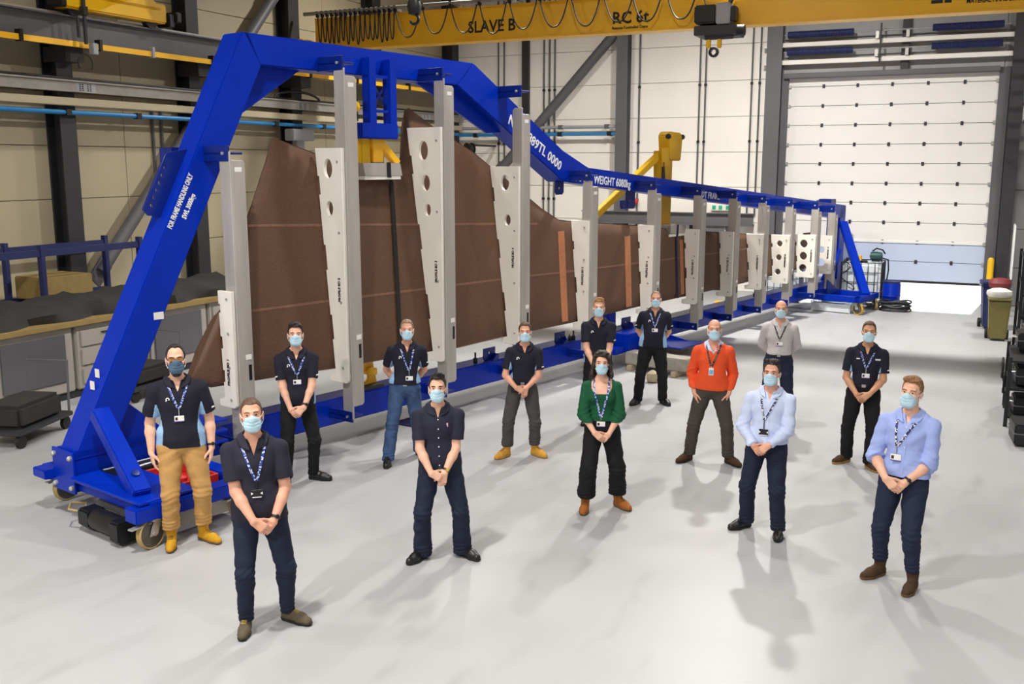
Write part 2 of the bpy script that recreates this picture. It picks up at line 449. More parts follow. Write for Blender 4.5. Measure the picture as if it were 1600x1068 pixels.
# cable trays along the left wall
t = MB().box(-15.57, -15.42, 3, 28.8, 4.97, 5.15).box(-15.58, -15.38, 3, 28.8, 5.15, 5.18).build('cable_tray', M_GALV)
tag(t, 'grey perforated cable tray running along the left wall', 'cable tray')
for y in (13.9, 20.5, 26.5):
    b = MB()
    for dy in (-0.16, 0.02):
        for j in range(4):
            for i in range(2):
                b.box(-15.421, -15.414, y + dy + i * 0.06, y + dy + i * 0.06 + 0.035, 5.0 + j * 0.035, 5.02 + j * 0.035)
    b.build('joint_holes', M_BLACK, t)
    MB().box(-15.4205, -15.416, y - 0.24, y + 0.22, 4.975, 5.145).build('joint_plate', M_LGREY, t)
MB().tube([(-15.52, 3, 5.21), (-15.52, 28.5, 5.21)], 0.03, 8).build('cable_bundle', M_CABLE, t)
MB().tube([(-15.5, 20.4 + 0.9 * math.cos(a), 5.2 + 0.2 * math.sin(a)) for a in np.linspace(0.2, PI, 12)], 0.03, 8).build('looped_cable', M_CABLE, t)
t2 = MB().box(-15.57, -15.40, 3, 28.8, 4.72, 4.86).build('cable_trunking', M_BEIGE, bevel=0.008); tag(t2, 'cream cable trunking on the left wall between the tray and the blue pipe', 'trunking')
bx = MB().box(-15.56, -15.3, 19.9, 20.75, 4.22, 4.5).build('junction_box', M_LGREY, bevel=0.02); tag(bx, 'grey junction box on the left wall beside the second white profile plate', 'box')
MB().box(-15.56, -15.42, 20.2, 20.5, 3.1, 4.22).build('down_duct', M_LGREY, bx)

# runway beam with its yellow conductor rail
rw = MB().ibeam((-15.3, 2, 6.03), (-15.3, 28.8, 6.03), 0.3, 0.52, 0.025).build('runway_beam', M_GREY)
tag(rw, 'grey crane runway beam along the left wall', 'beam')
MB().box(-15.33, -15.27, 2, 28.8, 6.29, 6.34).build('crane_rail', M_STEEL, rw)
for y in (6.8, 10.2, 13.6, 17.0, 20.5, 24.2):
    MB().box(-15.9, -15.32, y - 0.2, y + 0.2, 5.5, 5.77).build('corbel', M_DARKST, rw)
cr = MB().box(-15.16, -15.10, 2, 28.8, 5.74, 5.84).build('conductor_rail', M_YEL); tag(cr, 'yellow conductor rail under the crane runway beam', 'rail')
for y in (12.3, 14.0, 15.3, 17.0, 18.6, 20.4, 22.4, 25):
    MB().box(-15.20, -15.06, y - 0.03, y + 0.03, 5.72, 5.92).build('rail_hanger', M_BLACK if y != 15.3 else M_LGREY, cr)

# near crane: end truck on the runway and the start of its girder
nc = empty('crane_end_truck', (-15.2, 14.5, 6.34), label='yellow crane end truck on the runway beam at the top left', cat='crane')
MB().box(-0.16, 0.2, -1.3, 1.15, 0.05, 0.42).build('truck_beam', M_YEL2, nc, bevel=0.03)
MB().prism([(-0.45, 0.3), (1.0, 0.3), (0.35, 0.75), (-0.45, 0.75)], (-0.05, 0, 0), (0, 1, 0), (0, 0, 1), (0.3, 0, 0)).build('girder_seat', M_YEL2, nc, bevel=0.02)
MB().box(-0.1, 14.0, 0.35, 0.75, 0.62, 1.5).build('girder', M_YEL2, nc, bevel=0.02)
for y in (-1.0, 0.85):
    MB().lathe([(0.05, -0.07), (0.16, -0.06), (0.16, 0.06), (0.05, 0.07)], (0.02, y, 0.1), (1, 0, 0), 18).build('wheel', M_DARKST, nc)
MB().box(-0.1, 0.25, 1.15, 1.3, 0.0, 0.25).box(0.0, 0.3, 1.3, 1.45, 0.1, 0.3).build('buffer', M_BLACK, nc, bevel=0.02)
MB().box(-0.1, 0.25, -1.45, -1.3, 0.05, 0.3).build('buffer', M_BLACK, nc, bevel=0.02)
b = MB().tube([(0.25, -0.95, 0.6), (0.25, -0.95, -0.55)], 0.035, 8).tube([(0.25, -1.1, -0.1), (0.25, -1.1, -0.45)], 0.03, 8).box(0.2, 0.3, -1.0, -0.9, -0.05, 0.1)
b.build('collector_arm', M_DARKST, nc)
MB().box(0.2, 0.32, -0.86, -0.74, -0.72, -0.52).build('collector_box', M_LGREY, nc, bevel=0.01)
MB().tube([(0.25, -1.0 + 0.16 * math.sin(a), -0.72 - 0.17 * (1 - math.cos(a)) ) for a in np.linspace(-2.2, 2.2, 16)], 0.012, 6).build('looped_cable', M_CABLE, nc)
# hook block of the near crane, hanging in front of the far girder
hk = empty('hook_block', (-9.05, 15.2, 6.3), label='black hook block on yellow sheaves hanging above the word on the crane girder', cat='hook')
MB().box(-0.16, -0.06, -0.06, 0.06, 0.1, 0.5).box(0.06, 0.16, -0.06, 0.06, 0.1, 0.5).lathe([(0.03, -0.1), (0.13, -0.09), (0.13, 0.09), (0.03, 0.1)], (0, 0, 0.28), (1, 0, 0), 16).build('sheave_frame', M_YEL2, hk, bevel=0.01)
MB().lathe([(0.02, -0.14), (0.1, -0.12), (0.13, 0), (0.1, 0.12), (0.02, 0.14)], (0, 0, -0.02), (0, 0, 1), 16).build('block_body', M_BLACK, hk)
MB().tube([(0.0, 0, -0.1)] + [(0.08 * math.sin(a), 0, -0.22 + 0.08 * math.cos(a)) for a in np.linspace(0, 4.4, 16)], 0.026, 8).build('hook', M_BLACK, hk)
for x in (-0.11, 0.11):
    MB().tube([(x, 0, 0.45), (x, 0, 1.6)], 0.012, 6).build('rope', M_DARKST, hk)

# far crane girder with lettering, cable track and festoon cable
gc = empty('overhead_crane', (-7, 21.0, 6.4), label='long yellow crane girder spanning the hall with black lettering', cat='crane')
g = MB().box(-8.2, 12.9, -0.22, 0.22, 0.0, 0.03).box(-8.2, 12.9, -0.2, 0.2, 0.03, 0.72).box(-8.2, 12.9, -0.22, 0.22, 0.72, 0.75).build('girder', M_YEL, gc)
MB().box(-8.45, -8.05, -0.9, 0.9, -0.02, 0.2).build('end_truck', M_YEL, gc, bevel=0.02)
text_part('lettering', 'SLAVE B', 0.36, (-3.98, -0.206, 0.19), (1, 0, 0), (0, 0, 1), M_TEXTB, gc, bold=0.006, sx=0.93)
text_part('lettering', 'RC 6t', 0.34, (-0.52, -0.206, 0.19), (1, 0, 0), (0, 0, 1), M_TEXTB, gc, bold=0.008, sx=0.98)
text_part('lettering', 'Remote Controlled Crane', 0.075, (-0.52, -0.206, 0.075), (1, 0, 0), (0, 0, 1), M_TEXTB, gc, bold=0.002, sx=0.98)
text_part('lettering', 'MATERIAL HANDLING', 0.115, (6.35, -0.206, 0.16), (1, 0, 0), (0, 0, 1), M_TEXTB, gc, bold=0.003, sx=0.78)
MB().box(5.75, 5.95, -0.206, -0.2, 0.19, 0.25).box(5.98, 6.1, -0.206, -0.2, 0.19, 0.25).build('lettering', M_TEXTB, gc)
MB().tube([(-8.3, -0.5, 0.82), (4.5, -0.5, 0.82)], 0.045, 10).build('cable_track', M_GALV, gc)
for i in range(8):
    x = -7.4 + i * 1.6
    MB().box(x - 0.02, x + 0.02, -0.5, -0.1, 0.76, 0.82).build('track_arm', M_DARKST, gc)
def festoon(x0, x1, drop):
    pts = []
    for t in np.linspace(-1, 1, 15):
        pts.append(((x0 + x1) / 2 + t * (x1 - x0) / 2, -0.5, 0.76 - drop * (1 - abs(t) ** 2.4)))
    MB().tube(pts, 0.016, 6).build('festoon_cable', M_CABLE, gc)
    MB().box(x0 - 0.03, x0 + 0.03, -0.54, -0.46, 0.72, 0.86).build('cable_trolley', M_BLACK, gc)
xs = -5.72
for i in range(11):
    festoon(xs, xs + 0.66, (0.62, 0.58, 0.6, 0.66, 0.6, 0.6, 0.62, 0.58, 0.6, 0.6, 0.6)[i]); xs += 0.73 if i != 7 else 0.62
xs = -7.9
for i in range(16):
    festoon(xs, xs + 0.10 + 0.05 * random.random(), 0.6 + 0.12 * random.random()); xs += 0.135
MB().tube([(2.12, -0.5, 0.9), (2.1, -0.45, 0.5), (2.0, -0.4, 0.3)], 0.03, 8).build('festoon_cable', M_CABLE, gc)
ho = empty('crane_hoist', (-5.2, 20.75, 6.4), label='black and white hoist trolley hanging on the yellow girder, hook below', cat='hoist')
MB().box(-0.42, 0.02, -0.42, -0.05, 0.02, 0.38).build('motor', M_BLACK, ho, bevel=0.03)
MB().box(0.02, 0.3, -0.42, -0.05, 0.0, 0.4).build('control_box', M_LGREY, ho, bevel=0.02)
MB().box(0.3, 0.4, -0.36, -0.1, 0.05, 0.34).build('end_cover', M_BLACK, ho, bevel=0.02)
MB().box(-0.42, 0.42, -0.4, 0.4, -0.2, -0.02).lathe([(0.02, -0.3), (0.12, -0.28), (0.12, 0.28), (0.02, 0.3)], (0.05, -0.2, -0.16), (1, 0, 0), 18).build('drum_frame', M_DARKST, ho, bevel=0.01)
MB().lathe([(0.02, -0.12), (0.11, -0.1), (0.11, 0.1), (0.02, 0.12)], (0.46, -0.2, -0.12), (1, 0, 0), 18).build('brake', M_BLACK, ho)
MB().box(-0.2, -0.12, -0.24, -0.16, -0.44, -0.2).box(0.02, 0.1, -0.24, -0.16, -0.44, -0.2).build('hook_frame', M_YEL2, ho, bevel=0.01)
MB().lathe([(0.055, -0.05), (0.1, -0.04), (0.1, 0.04), (0.055, 0.05)], (-0.05, -0.2, -0.52), (0, 1, 0), 20, True).build('hook', M_BLACK, ho)

# high bay lamps under the roof (above the frame)
for i, x in enumerate((-11.4, -4.8, 2.4)):
    for j, y in enumerate((-5.0, 4.0, 13.0, 21.5)):
        h = empty('high_bay_lamp', (x, y, 9.6), label='round high bay lamp under the roof, %s, %s row from the door' % (('along the left wall', 'down the middle', 'along the right wall')[i], ('fourth', 'third', 'second', 'first')[j]), cat='lamp', group='high bay lamps under the roof')
        MB().lathe([(0.06, 0.34), (0.1, 0.3), (0.16, 0.2), (0.32, 0.02), (0.32, 0.0), (0.30, 0.0), (0.15, 0.18), (0.02, 0.2)], (0, 0, 0), (0, 0, 1), 24).build('shade', M_LGREY, h)
        MB().lathe([(0.01, 0.03), (0.29, 0.03), (0.29, 0.01), (0.01, 0.01)], (0, 0, 0), (0, 0, 1), 24).build('diffuser', M_LAMP, h)
        MB().tube([(0, 0, 0.34), (0, 0, 0.45)], 0.02, 6).build('stem', M_DARKST, h)
        ld = bpy.data.lights.new('lamp_light', 'AREA'); ld.shape = 'DISK'; ld.size = 0.5
        ld.energy = LAMP_W * (0.42, 1.3, 0.42)[i] * (2.3, 1.0, 0.6, 2.1)[j]; ld.spread = math.radians(162); ld.color = (1.0, 0.975, 0.935)
        lo = bpy.data.objects.new('lamp_light', ld); COL.objects.link(lo); lo.parent = h; lo.location = (0, 0, -0.02)

# back wall fittings seen past the frame
bm_ = MB().ibeam((-11.2, 28.6, 2.1), (-6.0, 28.6, 2.1), 0.2, 0.36, 0.025).build('steel_beam', M_GREY); tag(bm_, 'grey steel cross beam on the back wall between the two columns', 'beam')
cb = empty('control_cabinet', (-7.2, 28.75, 0), label='grey control cabinet with a white data label on the back wall', cat='cabinet')
MB().box(-0.42, 0.42, -0.16, 0.2, 0.6, 1.9).build('body', M_LGREY, cb, bevel=0.02)
MB().box(-0.38, 0.38, -0.18, -0.16, 0.64, 1.86).build('door', M_GREY, cb, bevel=0.006, seg=1)
MB().box(0.02, 0.34, -0.19, -0.18, 1.32, 1.62).build('label_plate', M_LABEL, cb)
MB().box(0.02, 0.34, -0.192, -0.19, 1.55, 1.62).box(0.22, 0.26, -0.192, -0.19, 1.38, 1.5).box(0.28, 0.32, -0.192, -0.19, 1.38, 1.5).build('label_print', M_NAVY, cb)
do = MB().box(-7.95, -6.5, 28.95, 28.985, 0, 1.95).build('door_2', M_DARKST, bevel=0.01); tag(do, kind='structure')
es = empty('exit_sign', (-7.0, 28.93, 2.42), label='small green and white exit sign under the red alarm bell', cat='sign')
MB().box(-0.3, 0.3, -0.02, 0.02, -0.09, 0.09).build('plate', M_WHITE, es, bevel=0.005, seg=1)
for x0, x1 in ((-0.27, -0.17), (-0.08, 0.02), (0.13, 0.25)):
    MB().box(x0, x1, -0.026, -0.02, -0.06, 0.06).build('pictogram', M_GREEN, es)
be = MB().lathe([(0.12, 0), (0.12, 0.03), (0.08, 0.08), (0.02, 0.1)], (-7.0, 28.95, 2.72), (0, -1, 0), 20).build('alarm_bell', M_RED); tag(be, 'red round alarm bell above the exit sign', 'bell')
b2 = MB().lathe([(0.1, 0), (0.1, 0.03), (0.07, 0.08), (0.02, 0.1)], (-9.62, 28.9, 2.56), (0, -1, 0), 18).build('call_point', M_RED); tag(b2, 'red round alarm bell beside the pale steel column', 'bell')

hr = empty('hose_reel', (-14.35, 27.2, 4.1), label='black hose reel seen just over the blade edge before the back wall', cat='reel')
MB().lathe([(0.02, -0.1), (0.2, -0.1), (0.2, -0.085), (0.12, -0.08), (0.12, 0.08), (0.2, 0.085), (0.2, 0.1), (0.02, 0.1)], (0, 0, 0), (0.5, 1, 0), 20).build('drum', M_BLACK, hr)
MB().lathe([(0.125, -0.075), (0.17, -0.06), (0.17, 0.06), (0.125, 0.075)], (0, 0, 0), (0.5, 1, 0), 20, True).build('wound_hose', M_RUB, hr)
MB().box(-0.05, 0.05, 0.05, 1.75, 0.1, 0.16).build('wall_arm', M_DARKST, hr)
# ================================================================== the blue handling frame (local x along the frame, -y towards the viewer, z up)
FR = empty('handling_frame', (-8.37, 7.035, 0), math.radians(77), label='long bright blue steel handling frame on castors carrying the brown blade', cat='frame')
def P(s, off, z): return (s, -off, z)
def fbox(s0, s1, o0, o1, z0, z1, b=None):
    b = b or MB()
    return b.box(s0, s1, -o1, -o0, z0, z1)
def fpoly(poly, o0, o1, holes=()):
    return MB().prism(poly, (0, -o1, 0), (1, 0, 0), (0, 0, 1), (0, o1 - o0, 0), holes)
BW = 0.36     # beam width across the frame
fpoly([(0.02, 0.64), (0.42, 0.64), (2.61, 4.78), (2.61, 4.82), (2.45, 5.14), (2.36, 5.14)], -BW, 0).build('slanted_post', M_BLUE, FR, bevel=0.012)
fpoly([(2.38, 5.14), (2.58, 4.79), (6.05, 4.77), (6.42, 5.10)], -BW, 0).build('top_beam', M_BLUE, FR, bevel=0.012)
fpoly([(6.42, 5.10), (6.05, 4.77), (8.70, 3.37), (9.15, 3.62)], -BW, 0).build('sloping_beam', M_BLUE, FR, bevel=0.012)
fpoly([(9.15, 3.62), (8.70, 3.37), (21.65, 2.22), (21.8, 2.57)], -BW, 0).build('low_top_beam', M_BLUE, FR, bevel=0.012)
fpoly([(2.59, 4.79), (3.32, 4.79), (2.30, 4.16)], -0.2, -0.16).build('gusset', M_BLUE, FR, bevel=0.004, seg=1)
fpoly([(5.35, 4.78), (6.05, 4.78), (7.25, 4.14), (6.9, 4.12)], -0.2, -0.16).build('gusset', M_BLUE, FR, bevel=0.004, seg=1)
fpoly([(8.25, 4.12), (9.75, 3.56), (9.15, 3.62)], -0.2, -0.16).build('gusset', M_BLUE, FR, bevel=0.004, seg=1)
fbox(21.4, 21.8, -BW, 0, 0.3, 2.57).build('end_post', M_BLUE, FR, bevel=0.012)
fbox(20.75, 21.1, -BW, -0.02, 2.58, 2.76).build('end_stop', M_DBLUE, FR, bevel=0.01)
fpoly([(21.4, 1.2), (21.4, 0.62), (20.75, 0.62)], -0.2, -0.16).build('gusset', M_BLUE, FR)
fbox(0.0, 21.75, -BW, 0, 0.28, 0.62).build('bottom_rail', M_BLUE, FR, bevel=0.012)
fbox(0.1, 21.3, -BW + 0.02, -0.02, 0.62, 0.626).build('rail_top_strip', M_DBLUE, FR)
# end plate with four bolts
ep = fbox(-0.03, 0.0, -BW - 0.03, 0.03, 0.27, 0.72).build('end_plate', M_BLUE, FR, bevel=0.006, seg=1)
for o in (-0.33, 0.0):
    for z in (0.34, 0.66):
        MB().lathe([(0.028, 0), (0.028, 0.025), (0.016, 0.04)], P(-0.03, o, z), (-1, 0, 0), 8).build('bolt', M_STEEL, ep)
fbox(0.0, 0.5, -BW, 0.0, 0.62, 0.72).build('post_foot', M_BLUE, FR, bevel=0.012)

# near base: two cross beams, two side beams, deck plate, raking brace
for s in (0.02, 1.02):
    fbox(s, s + 0.2, -0.68, 1.38, 0.30, 0.46).build('base_beam', M_BLUE, FR, bevel=0.01)
fbox(-0.16, 1.25, 1.2, 1.4, 0.29, 0.43).build('base_beam', M_BLUE, FR, bevel=0.01)
fbox(0.0, 1.22, -0.72, -0.56, 0.31, 0.46).build('base_beam', M_BLUE, FR, bevel=0.01)
fbox(-0.14, 0.06, -0.62, -0.36, 0.38, 0.48).build('tow_bar', M_BLUE, FR, bevel=0.01)
fbox(-0.08, 0.55, 0.03, 1.34, 0.44, 0.475).build('deck_plate', M_BLUE, FR, bevel=0.006, seg=1)
rb = MB().bar(P(0.24, 0.14, 1.12), P(0.08, 1.12, 0.47), 0.18, 0.15, up=(0, 0, 1)).build('raking_brace', M_BLUE, FR, bevel=0.012)
MB().lathe([(0.04, 0), (0.04, 0.012), (0.02, 0.014)], P(0.11, 0.98, 0.66), (0.0, -0.55, 0.83), 14).build('eye_bolt', M_DBLUE, rb)
fpoly([(0.5, 0.62), (1.25, 0.62), (0.5, 1.3)], -0.2, -0.16).build('gusset', M_BLUE, FR, bevel=0.004, seg=1)
# steps of the raised inner bracket, right of the base
for i in range(3):
    fbox(1.28, 1.6, 0.02, 0.42, 0.62 + i * 0.12 - 0.06, 0.62 + i * 0.12 - 0.035).build('shelf_plate', M_BLUE, FR)
# far base
for s in (19.3, 20.45):
    fbox(s, s + 0.18, -0.95, 1.38, 0.30, 0.44).build('base_beam', M_BLUE, FR, bevel=0.01)
fbox(19.3, 20.65, 1.24, 1.4, 0.30, 0.44).build('base_beam', M_BLUE, FR, bevel=0.01)
fbox(19.3, 20.65, -0.98, -0.82, 0.30, 0.44).build('base_beam', M_BLUE, FR, bevel=0.01)
MB().bar(P(21.5, 0.05, 2.12), P(19.95, 1.3, 0.42), 0.2, 0.14, up=(0, 0, 1)).build('raking_brace', M_BLUE, FR, bevel=0.012)
MB().bar(P(20.8, 0.04, 0.6), P(21.45, 0.04, 1.4), 0.1, 0.1).build('inner_strut', M_BLUE, FR, bevel=0.01)
fpoly([(19.5, 0.44), (20.3, 0.44), (19.5, 0.8)], 0.45, 0.48).build('gusset', M_DBLUE, FR)

def castor(s, off, turn=0.0, yellow=False, rad=0.155):
    c = empty('castor', P(s, off, 0), turn); c.parent = FR
    MB().lathe([(0.03, -0.03), (rad - 0.016, -0.030), (rad - 0.016, 0.030), (0.03, 0.03)], (0, 0, rad), (0, 1, 0), 28).build('wheel_hub', M_WHEELG, c)
    MB().lathe([(rad - 0.016, -0.03), (rad - 0.006, -0.034), (rad, -0.02), (rad, 0.02), (rad - 0.006, 0.034), (rad - 0.016, 0.03)], (0, 0, rad), (0, 1, 0), 32, True).build('tread', M_YEL2 if yellow else M_WHEELY, c)
    for y in (-0.05, 0.05):
        MB().prism([(-0.05, 0.0), (0.045, 0.0), (0.10, 0.15), (0.02, 0.16), (-0.03, 0.06)], (0, y - 0.004, rad - 0.02), (1, 0, 0), (0, 0, 1), (0, 0.008, 0)).build('fork', M_STEEL, c)
    MB().box(-0.02, 0.14, -0.07, 0.07, 2 * rad - 0.03, 2 * rad - 0.012).build('top_plate', M_STEEL, c)
    MB().lathe([(0.02, -0.07), (0.02, 0.07)], (0, 0, rad), (0, 1, 0), 8).build('axle', M_STEEL, c)
    MB().box(-0.24, 0.0, -0.03, 0.03, 2 * rad - 0.06, 2 * rad - 0.045).build('brake_pedal', M_STEEL, c)
castor(0.02, 1.33, 0.2); castor(0.24, -0.68, 0.2); castor(1.1, -0.66, 0.3); castor(1.08, 1.3, 0.3)
castor(19.4, 1.32, 1.2, True, 0.15); castor(20.5, 1.36, 0.6); castor(19.4, -0.88, 0.3); castor(20.5, -0.9, 0.3)

# outrigger half way along the rail, standing on concrete blocks
fbox(9.9, 10.2, -0.6, 0.3, 0.28, 0.4).build('outrigger_beam', M_BLUE, FR, bevel=0.01)
fbox(10.6, 11.5, -0.7, 1.25, 0.39, 0.42).build('outrigger_plate', M_DBLUE, FR, bevel=0.004, seg=1)
fbox(10.25, 11.4, 0.0, 0.35, 0.28, 0.62).build('outrigger_box', M_BLUE, FR, bevel=0.012)
for s in (10.65, 11.35):
    MB().prism([(0.0, 0.62), (0.0, 0.42), (1.0, 0.42)], P(s, 0.0, 0), (0, -1, 0), (0, 0, 1), (0.02, 0, 0)).build('outrigger_web', M_BLUE, FR)

# hanger with a cross brace that carries the first lifting clamp
for s in (4.19, 4.56):
    fbox(s, s + 0.13, 0.0, 0.14, 4.0, 5.0).build('hanger_leg', M_BLUE, FR, bevel=0.008)
fbox(4.19, 4.69, 0.02, 0.12, 4.75, 4.79).build('hanger_tie', M_BLUE, FR)
MB().bar(P(4.30, 0.06, 4.72), P(4.58, 0.06, 4.36), 0.015, 0.03).build('hanger_cross', M_DBLUE, FR)
MB().bar(P(4.30, 0.06, 4.36), P(4.58, 0.06, 4.72), 0.015, 0.03).build('hanger_cross', M_DBLUE, FR)
fbox(4.19, 4.69, 0.02, 0.12, 4.32, 4.35).build('hanger_tie', M_BLUE, FR)
fbox(4.02, 4.69, -0.06, 0.16, 3.98, 4.18).build('hanger_foot', M_BLUE, FR, bevel=0.015)
MB().lathe([(0.02, 0), (0.07, 0.02), (0.07, 0.06), (0.02, 0.08)], P(4.02, 0.02, 4.38), (-0.4, -0.9, 0), 16).build('yellow_cap', M_YEL2, FR)
fbox(3.98, 4.06, -0.05, 0.08, 4.18, 4.5).build('release_box', M_BLACK, FR, bevel=0.02)

# lugs
def lug(s0, s1, z0, z1, off=-0.18, t=0.025, hole=None, m=M_DBLUE):
    w = s1 - s0; h = z1 - z0
    r_ = 0.04
    hx, hz = hole or (s0 + w * 0.5, z0 + h * 0.4)
    hh = [(hx + 0.022 * math.cos(a), hz + 0.022 * math.sin(a)) for a in np.linspace(0, 2 * PI, 10, endpoint=False)]
    poly = [(s0 + r_, z0), (s1 - r_, z0), (s1, z0 + r_), (s1, z1), (s0, z1), (s0, z0 + r_)]
    return fpoly(poly, off - t / 2, off + t / 2, [hh]).build('lug', m, FR, bevel=0.003, seg=1)
lug(6.8, 7.05, 4.15, 4.5); lug(8.7, 8.94, 3.15, 3.42); lug(10.95, 11.25, 2.84, 3.2); lug(10.75, 11.0, 2.84, 3.0)
for s0, s1 in ((6.72, 7.0), (8.62, 8.9), (10.75, 11.05)):
    t0 = lug(s0, s1, 0.62, 0.82, -0.1, 0.025, (s0 + 0.14, 0.74))
    fpoly([(s0 + 0.1, 0.62), (s0 + 0.26, 0.62), (s0 + 0.26, 0.72)], -0.1, 0.0).build('lug_foot', M_DBLUE, FR)
for s in (6.55, 8.95, 9.08, 9.2, 11.65, 11.8, 12.0, 13.5, 13.68, 15.1, 15.25, 16.55, 16.7):
    MB().lathe([(0.035, 0), (0.035, 0.07), (0.015, 0.08), (0.015, 0.16 if int(s * 100) % 2 else 0.1)], P(s, -0.12, 0.626), (0, 0, 1), 10).build('locating_pin', M_BLACK, FR)
fbox(10.3, 10.55, -0.3, -0.1, 0.62, 0.96).build('support_post', M_BLUE, FR, bevel=0.01)
# perforated ear plate on the slanted post, back bracket
ear = [(1.08, 3.17), (1.14, 3.10), (1.34, 3.08), (1.72, 3.78), (1.66, 3.82), (1.42, 3.78), (1.38, 3.74)]
hl = []
for i in range(7):
    t = 0.08 + 0.86 * i / 6.0
    cx, cz = 1.16 + 0.27 * t, 3.17 + 0.56 * t
    hl.append([(cx + 0.016 * math.cos(a), cz + 0.022 * math.sin(a)) for a in np.linspace(0, 2 * PI, 8, endpoint=False)])
fpoly(ear, -0.2, -0.17, hl).build('ear_plate', M_DBLUE, FR, bevel=0.003, seg=1)
fbox(1.6, 1.85, -0.62, -BW, 3.66, 3.84).build('rear_bracket', M_DBLUE, FR, bevel=0.01)

# lettering
ud = Vector((1.97 - 0.99, 0, 3.41 - 1.56)).normalized()
vd = Vector((-ud.z, 0, ud.x))
text_part('lettering', 'FOR FRAME HANDLING ONLY', 0.085, P(1.30, 0.004, 2.95), ud, vd, M_TEXT, FR, bold=0.003, fit=0.66)
text_part('lettering', 'SWL 3000kgs', 0.082, P(1.485, 0.004, 3.05), ud, vd, M_TEXT, FR, bold=0.003, fit=0.30)
ud = Vector((8.7 - 6.05, 0, 3.37 - 4.77)).normalized(); vd = Vector((-ud.z, 0, ud.x))
text_part('lettering', 'No 20889TL 0000', 0.215, P(7.2, 0.004, 4.28), ud, vd, M_TEXT, FR, bold=0.004, fit=1.55)
ud = Vector((12.0, 0, -1.06)).normalized(); vd = Vector((-ud.z, 0, ud.x))
text_part('lettering', 'TOTAL WEIGHT 6080kg', 0.20, P(9.0, 0.004, 3.385), ud, vd, M_TEXT, FR, bold=0.0035, fit=1.80)
text_part('lettering', 'NDT FRAME', 0.18, P(13.40, 0.004, 3.005), ud, vd, M_TEXT, FR, bold=0.003, fit=0.95)
for i in range(4):
    fbox(1.02 + i * 0.0, 1.14, 0.0, 0.004, 1.98, 2.06).build('small_label', M_LABEL, FR) if i == 0 else None
for z in (1.30, 1.42):
    fbox(0.345 + (z - 1.3) * 0.53, 0.352 + (z - 1.3) * 0.53, -0.2, -0.12, z, z + 0.09).build('small_label', M_LABEL, FR)

# uprights with their white profile plates
ST = [(1.77, 3.79, 2.25, 0.19, 0.23), (3.47, 4.8, 3.85, -0.05, 0.21), (5.26, 4.79, 4.15, -0.20, 0.24), (6.98, 4.48, 3.62, -0.12, 0.21), (8.86, 3.38, 2.73, 0.08, 0.24), (10.95, 3.22, 2.56, 0.11, 0.21),
      (12.71, 3.08, 2.40, 0.11, 0.20), (14.24, 2.98, 2.27, 0.10, 0.18), (15.69, 2.85, 2.14, 0.04, 0.14), (17.16, 2.73, 2.04, -0.03, 0.05), (18.72, 2.61, 1.96, -0.10, 0.0), (19.82, 2.49, 1.88, 0.0, 0.06)]
HOLES = {2: [(0.18, 3.6, 0.075, 0.12), (0.19, 3.11, 0.06, 0.09)], 3: [(0.11, 3.84, 0.085, 0.13), (0.15, 3.40, 0.075, 0.11), (0.18, 3.03, 0.055, 0.085)], 4: [(0.17, 3.38, 0.08, 0.115), (0.22, 2.82, 0.06, 0.085)],
         10: [(0.19, 1.84, 0.07, 0.07), (0.18, 1.52, 0.07, 0.07), (0.175, 1.18, 0.07, 0.07)], 11: [(0.14, 1.74, 0.095, 0.095), (0.14, 1.44, 0.095, 0.095), (0.14, 1.14, 0.095, 0.095)], 12: [(0.16, 1.52, 0.09, 0.09), (0.17, 1.2, 0.1, 0.1)]}
def arm_bracket(s, z, rise, parent):
    """box bracket from the beam face out to the upright"""
    b = MB().box(s - 0.20, s - 0.17, -0.44, 0.02, z - rise / 2, z + rise / 2).box(s - 0.2, s + 0.0, -0.44, 0.02, z - 0.012, z + 0.012)
    o = b.build('bracket', M_DBLUE, parent, bevel=0.004, seg=1)
    MB().lathe([(0.018, 0), (0.018, 0.02), (0.008, 0.024)], (s - 0.2, -0.36, z), (-1, 0, 0), 8).build('bolt', M_STEEL, o)
    return o
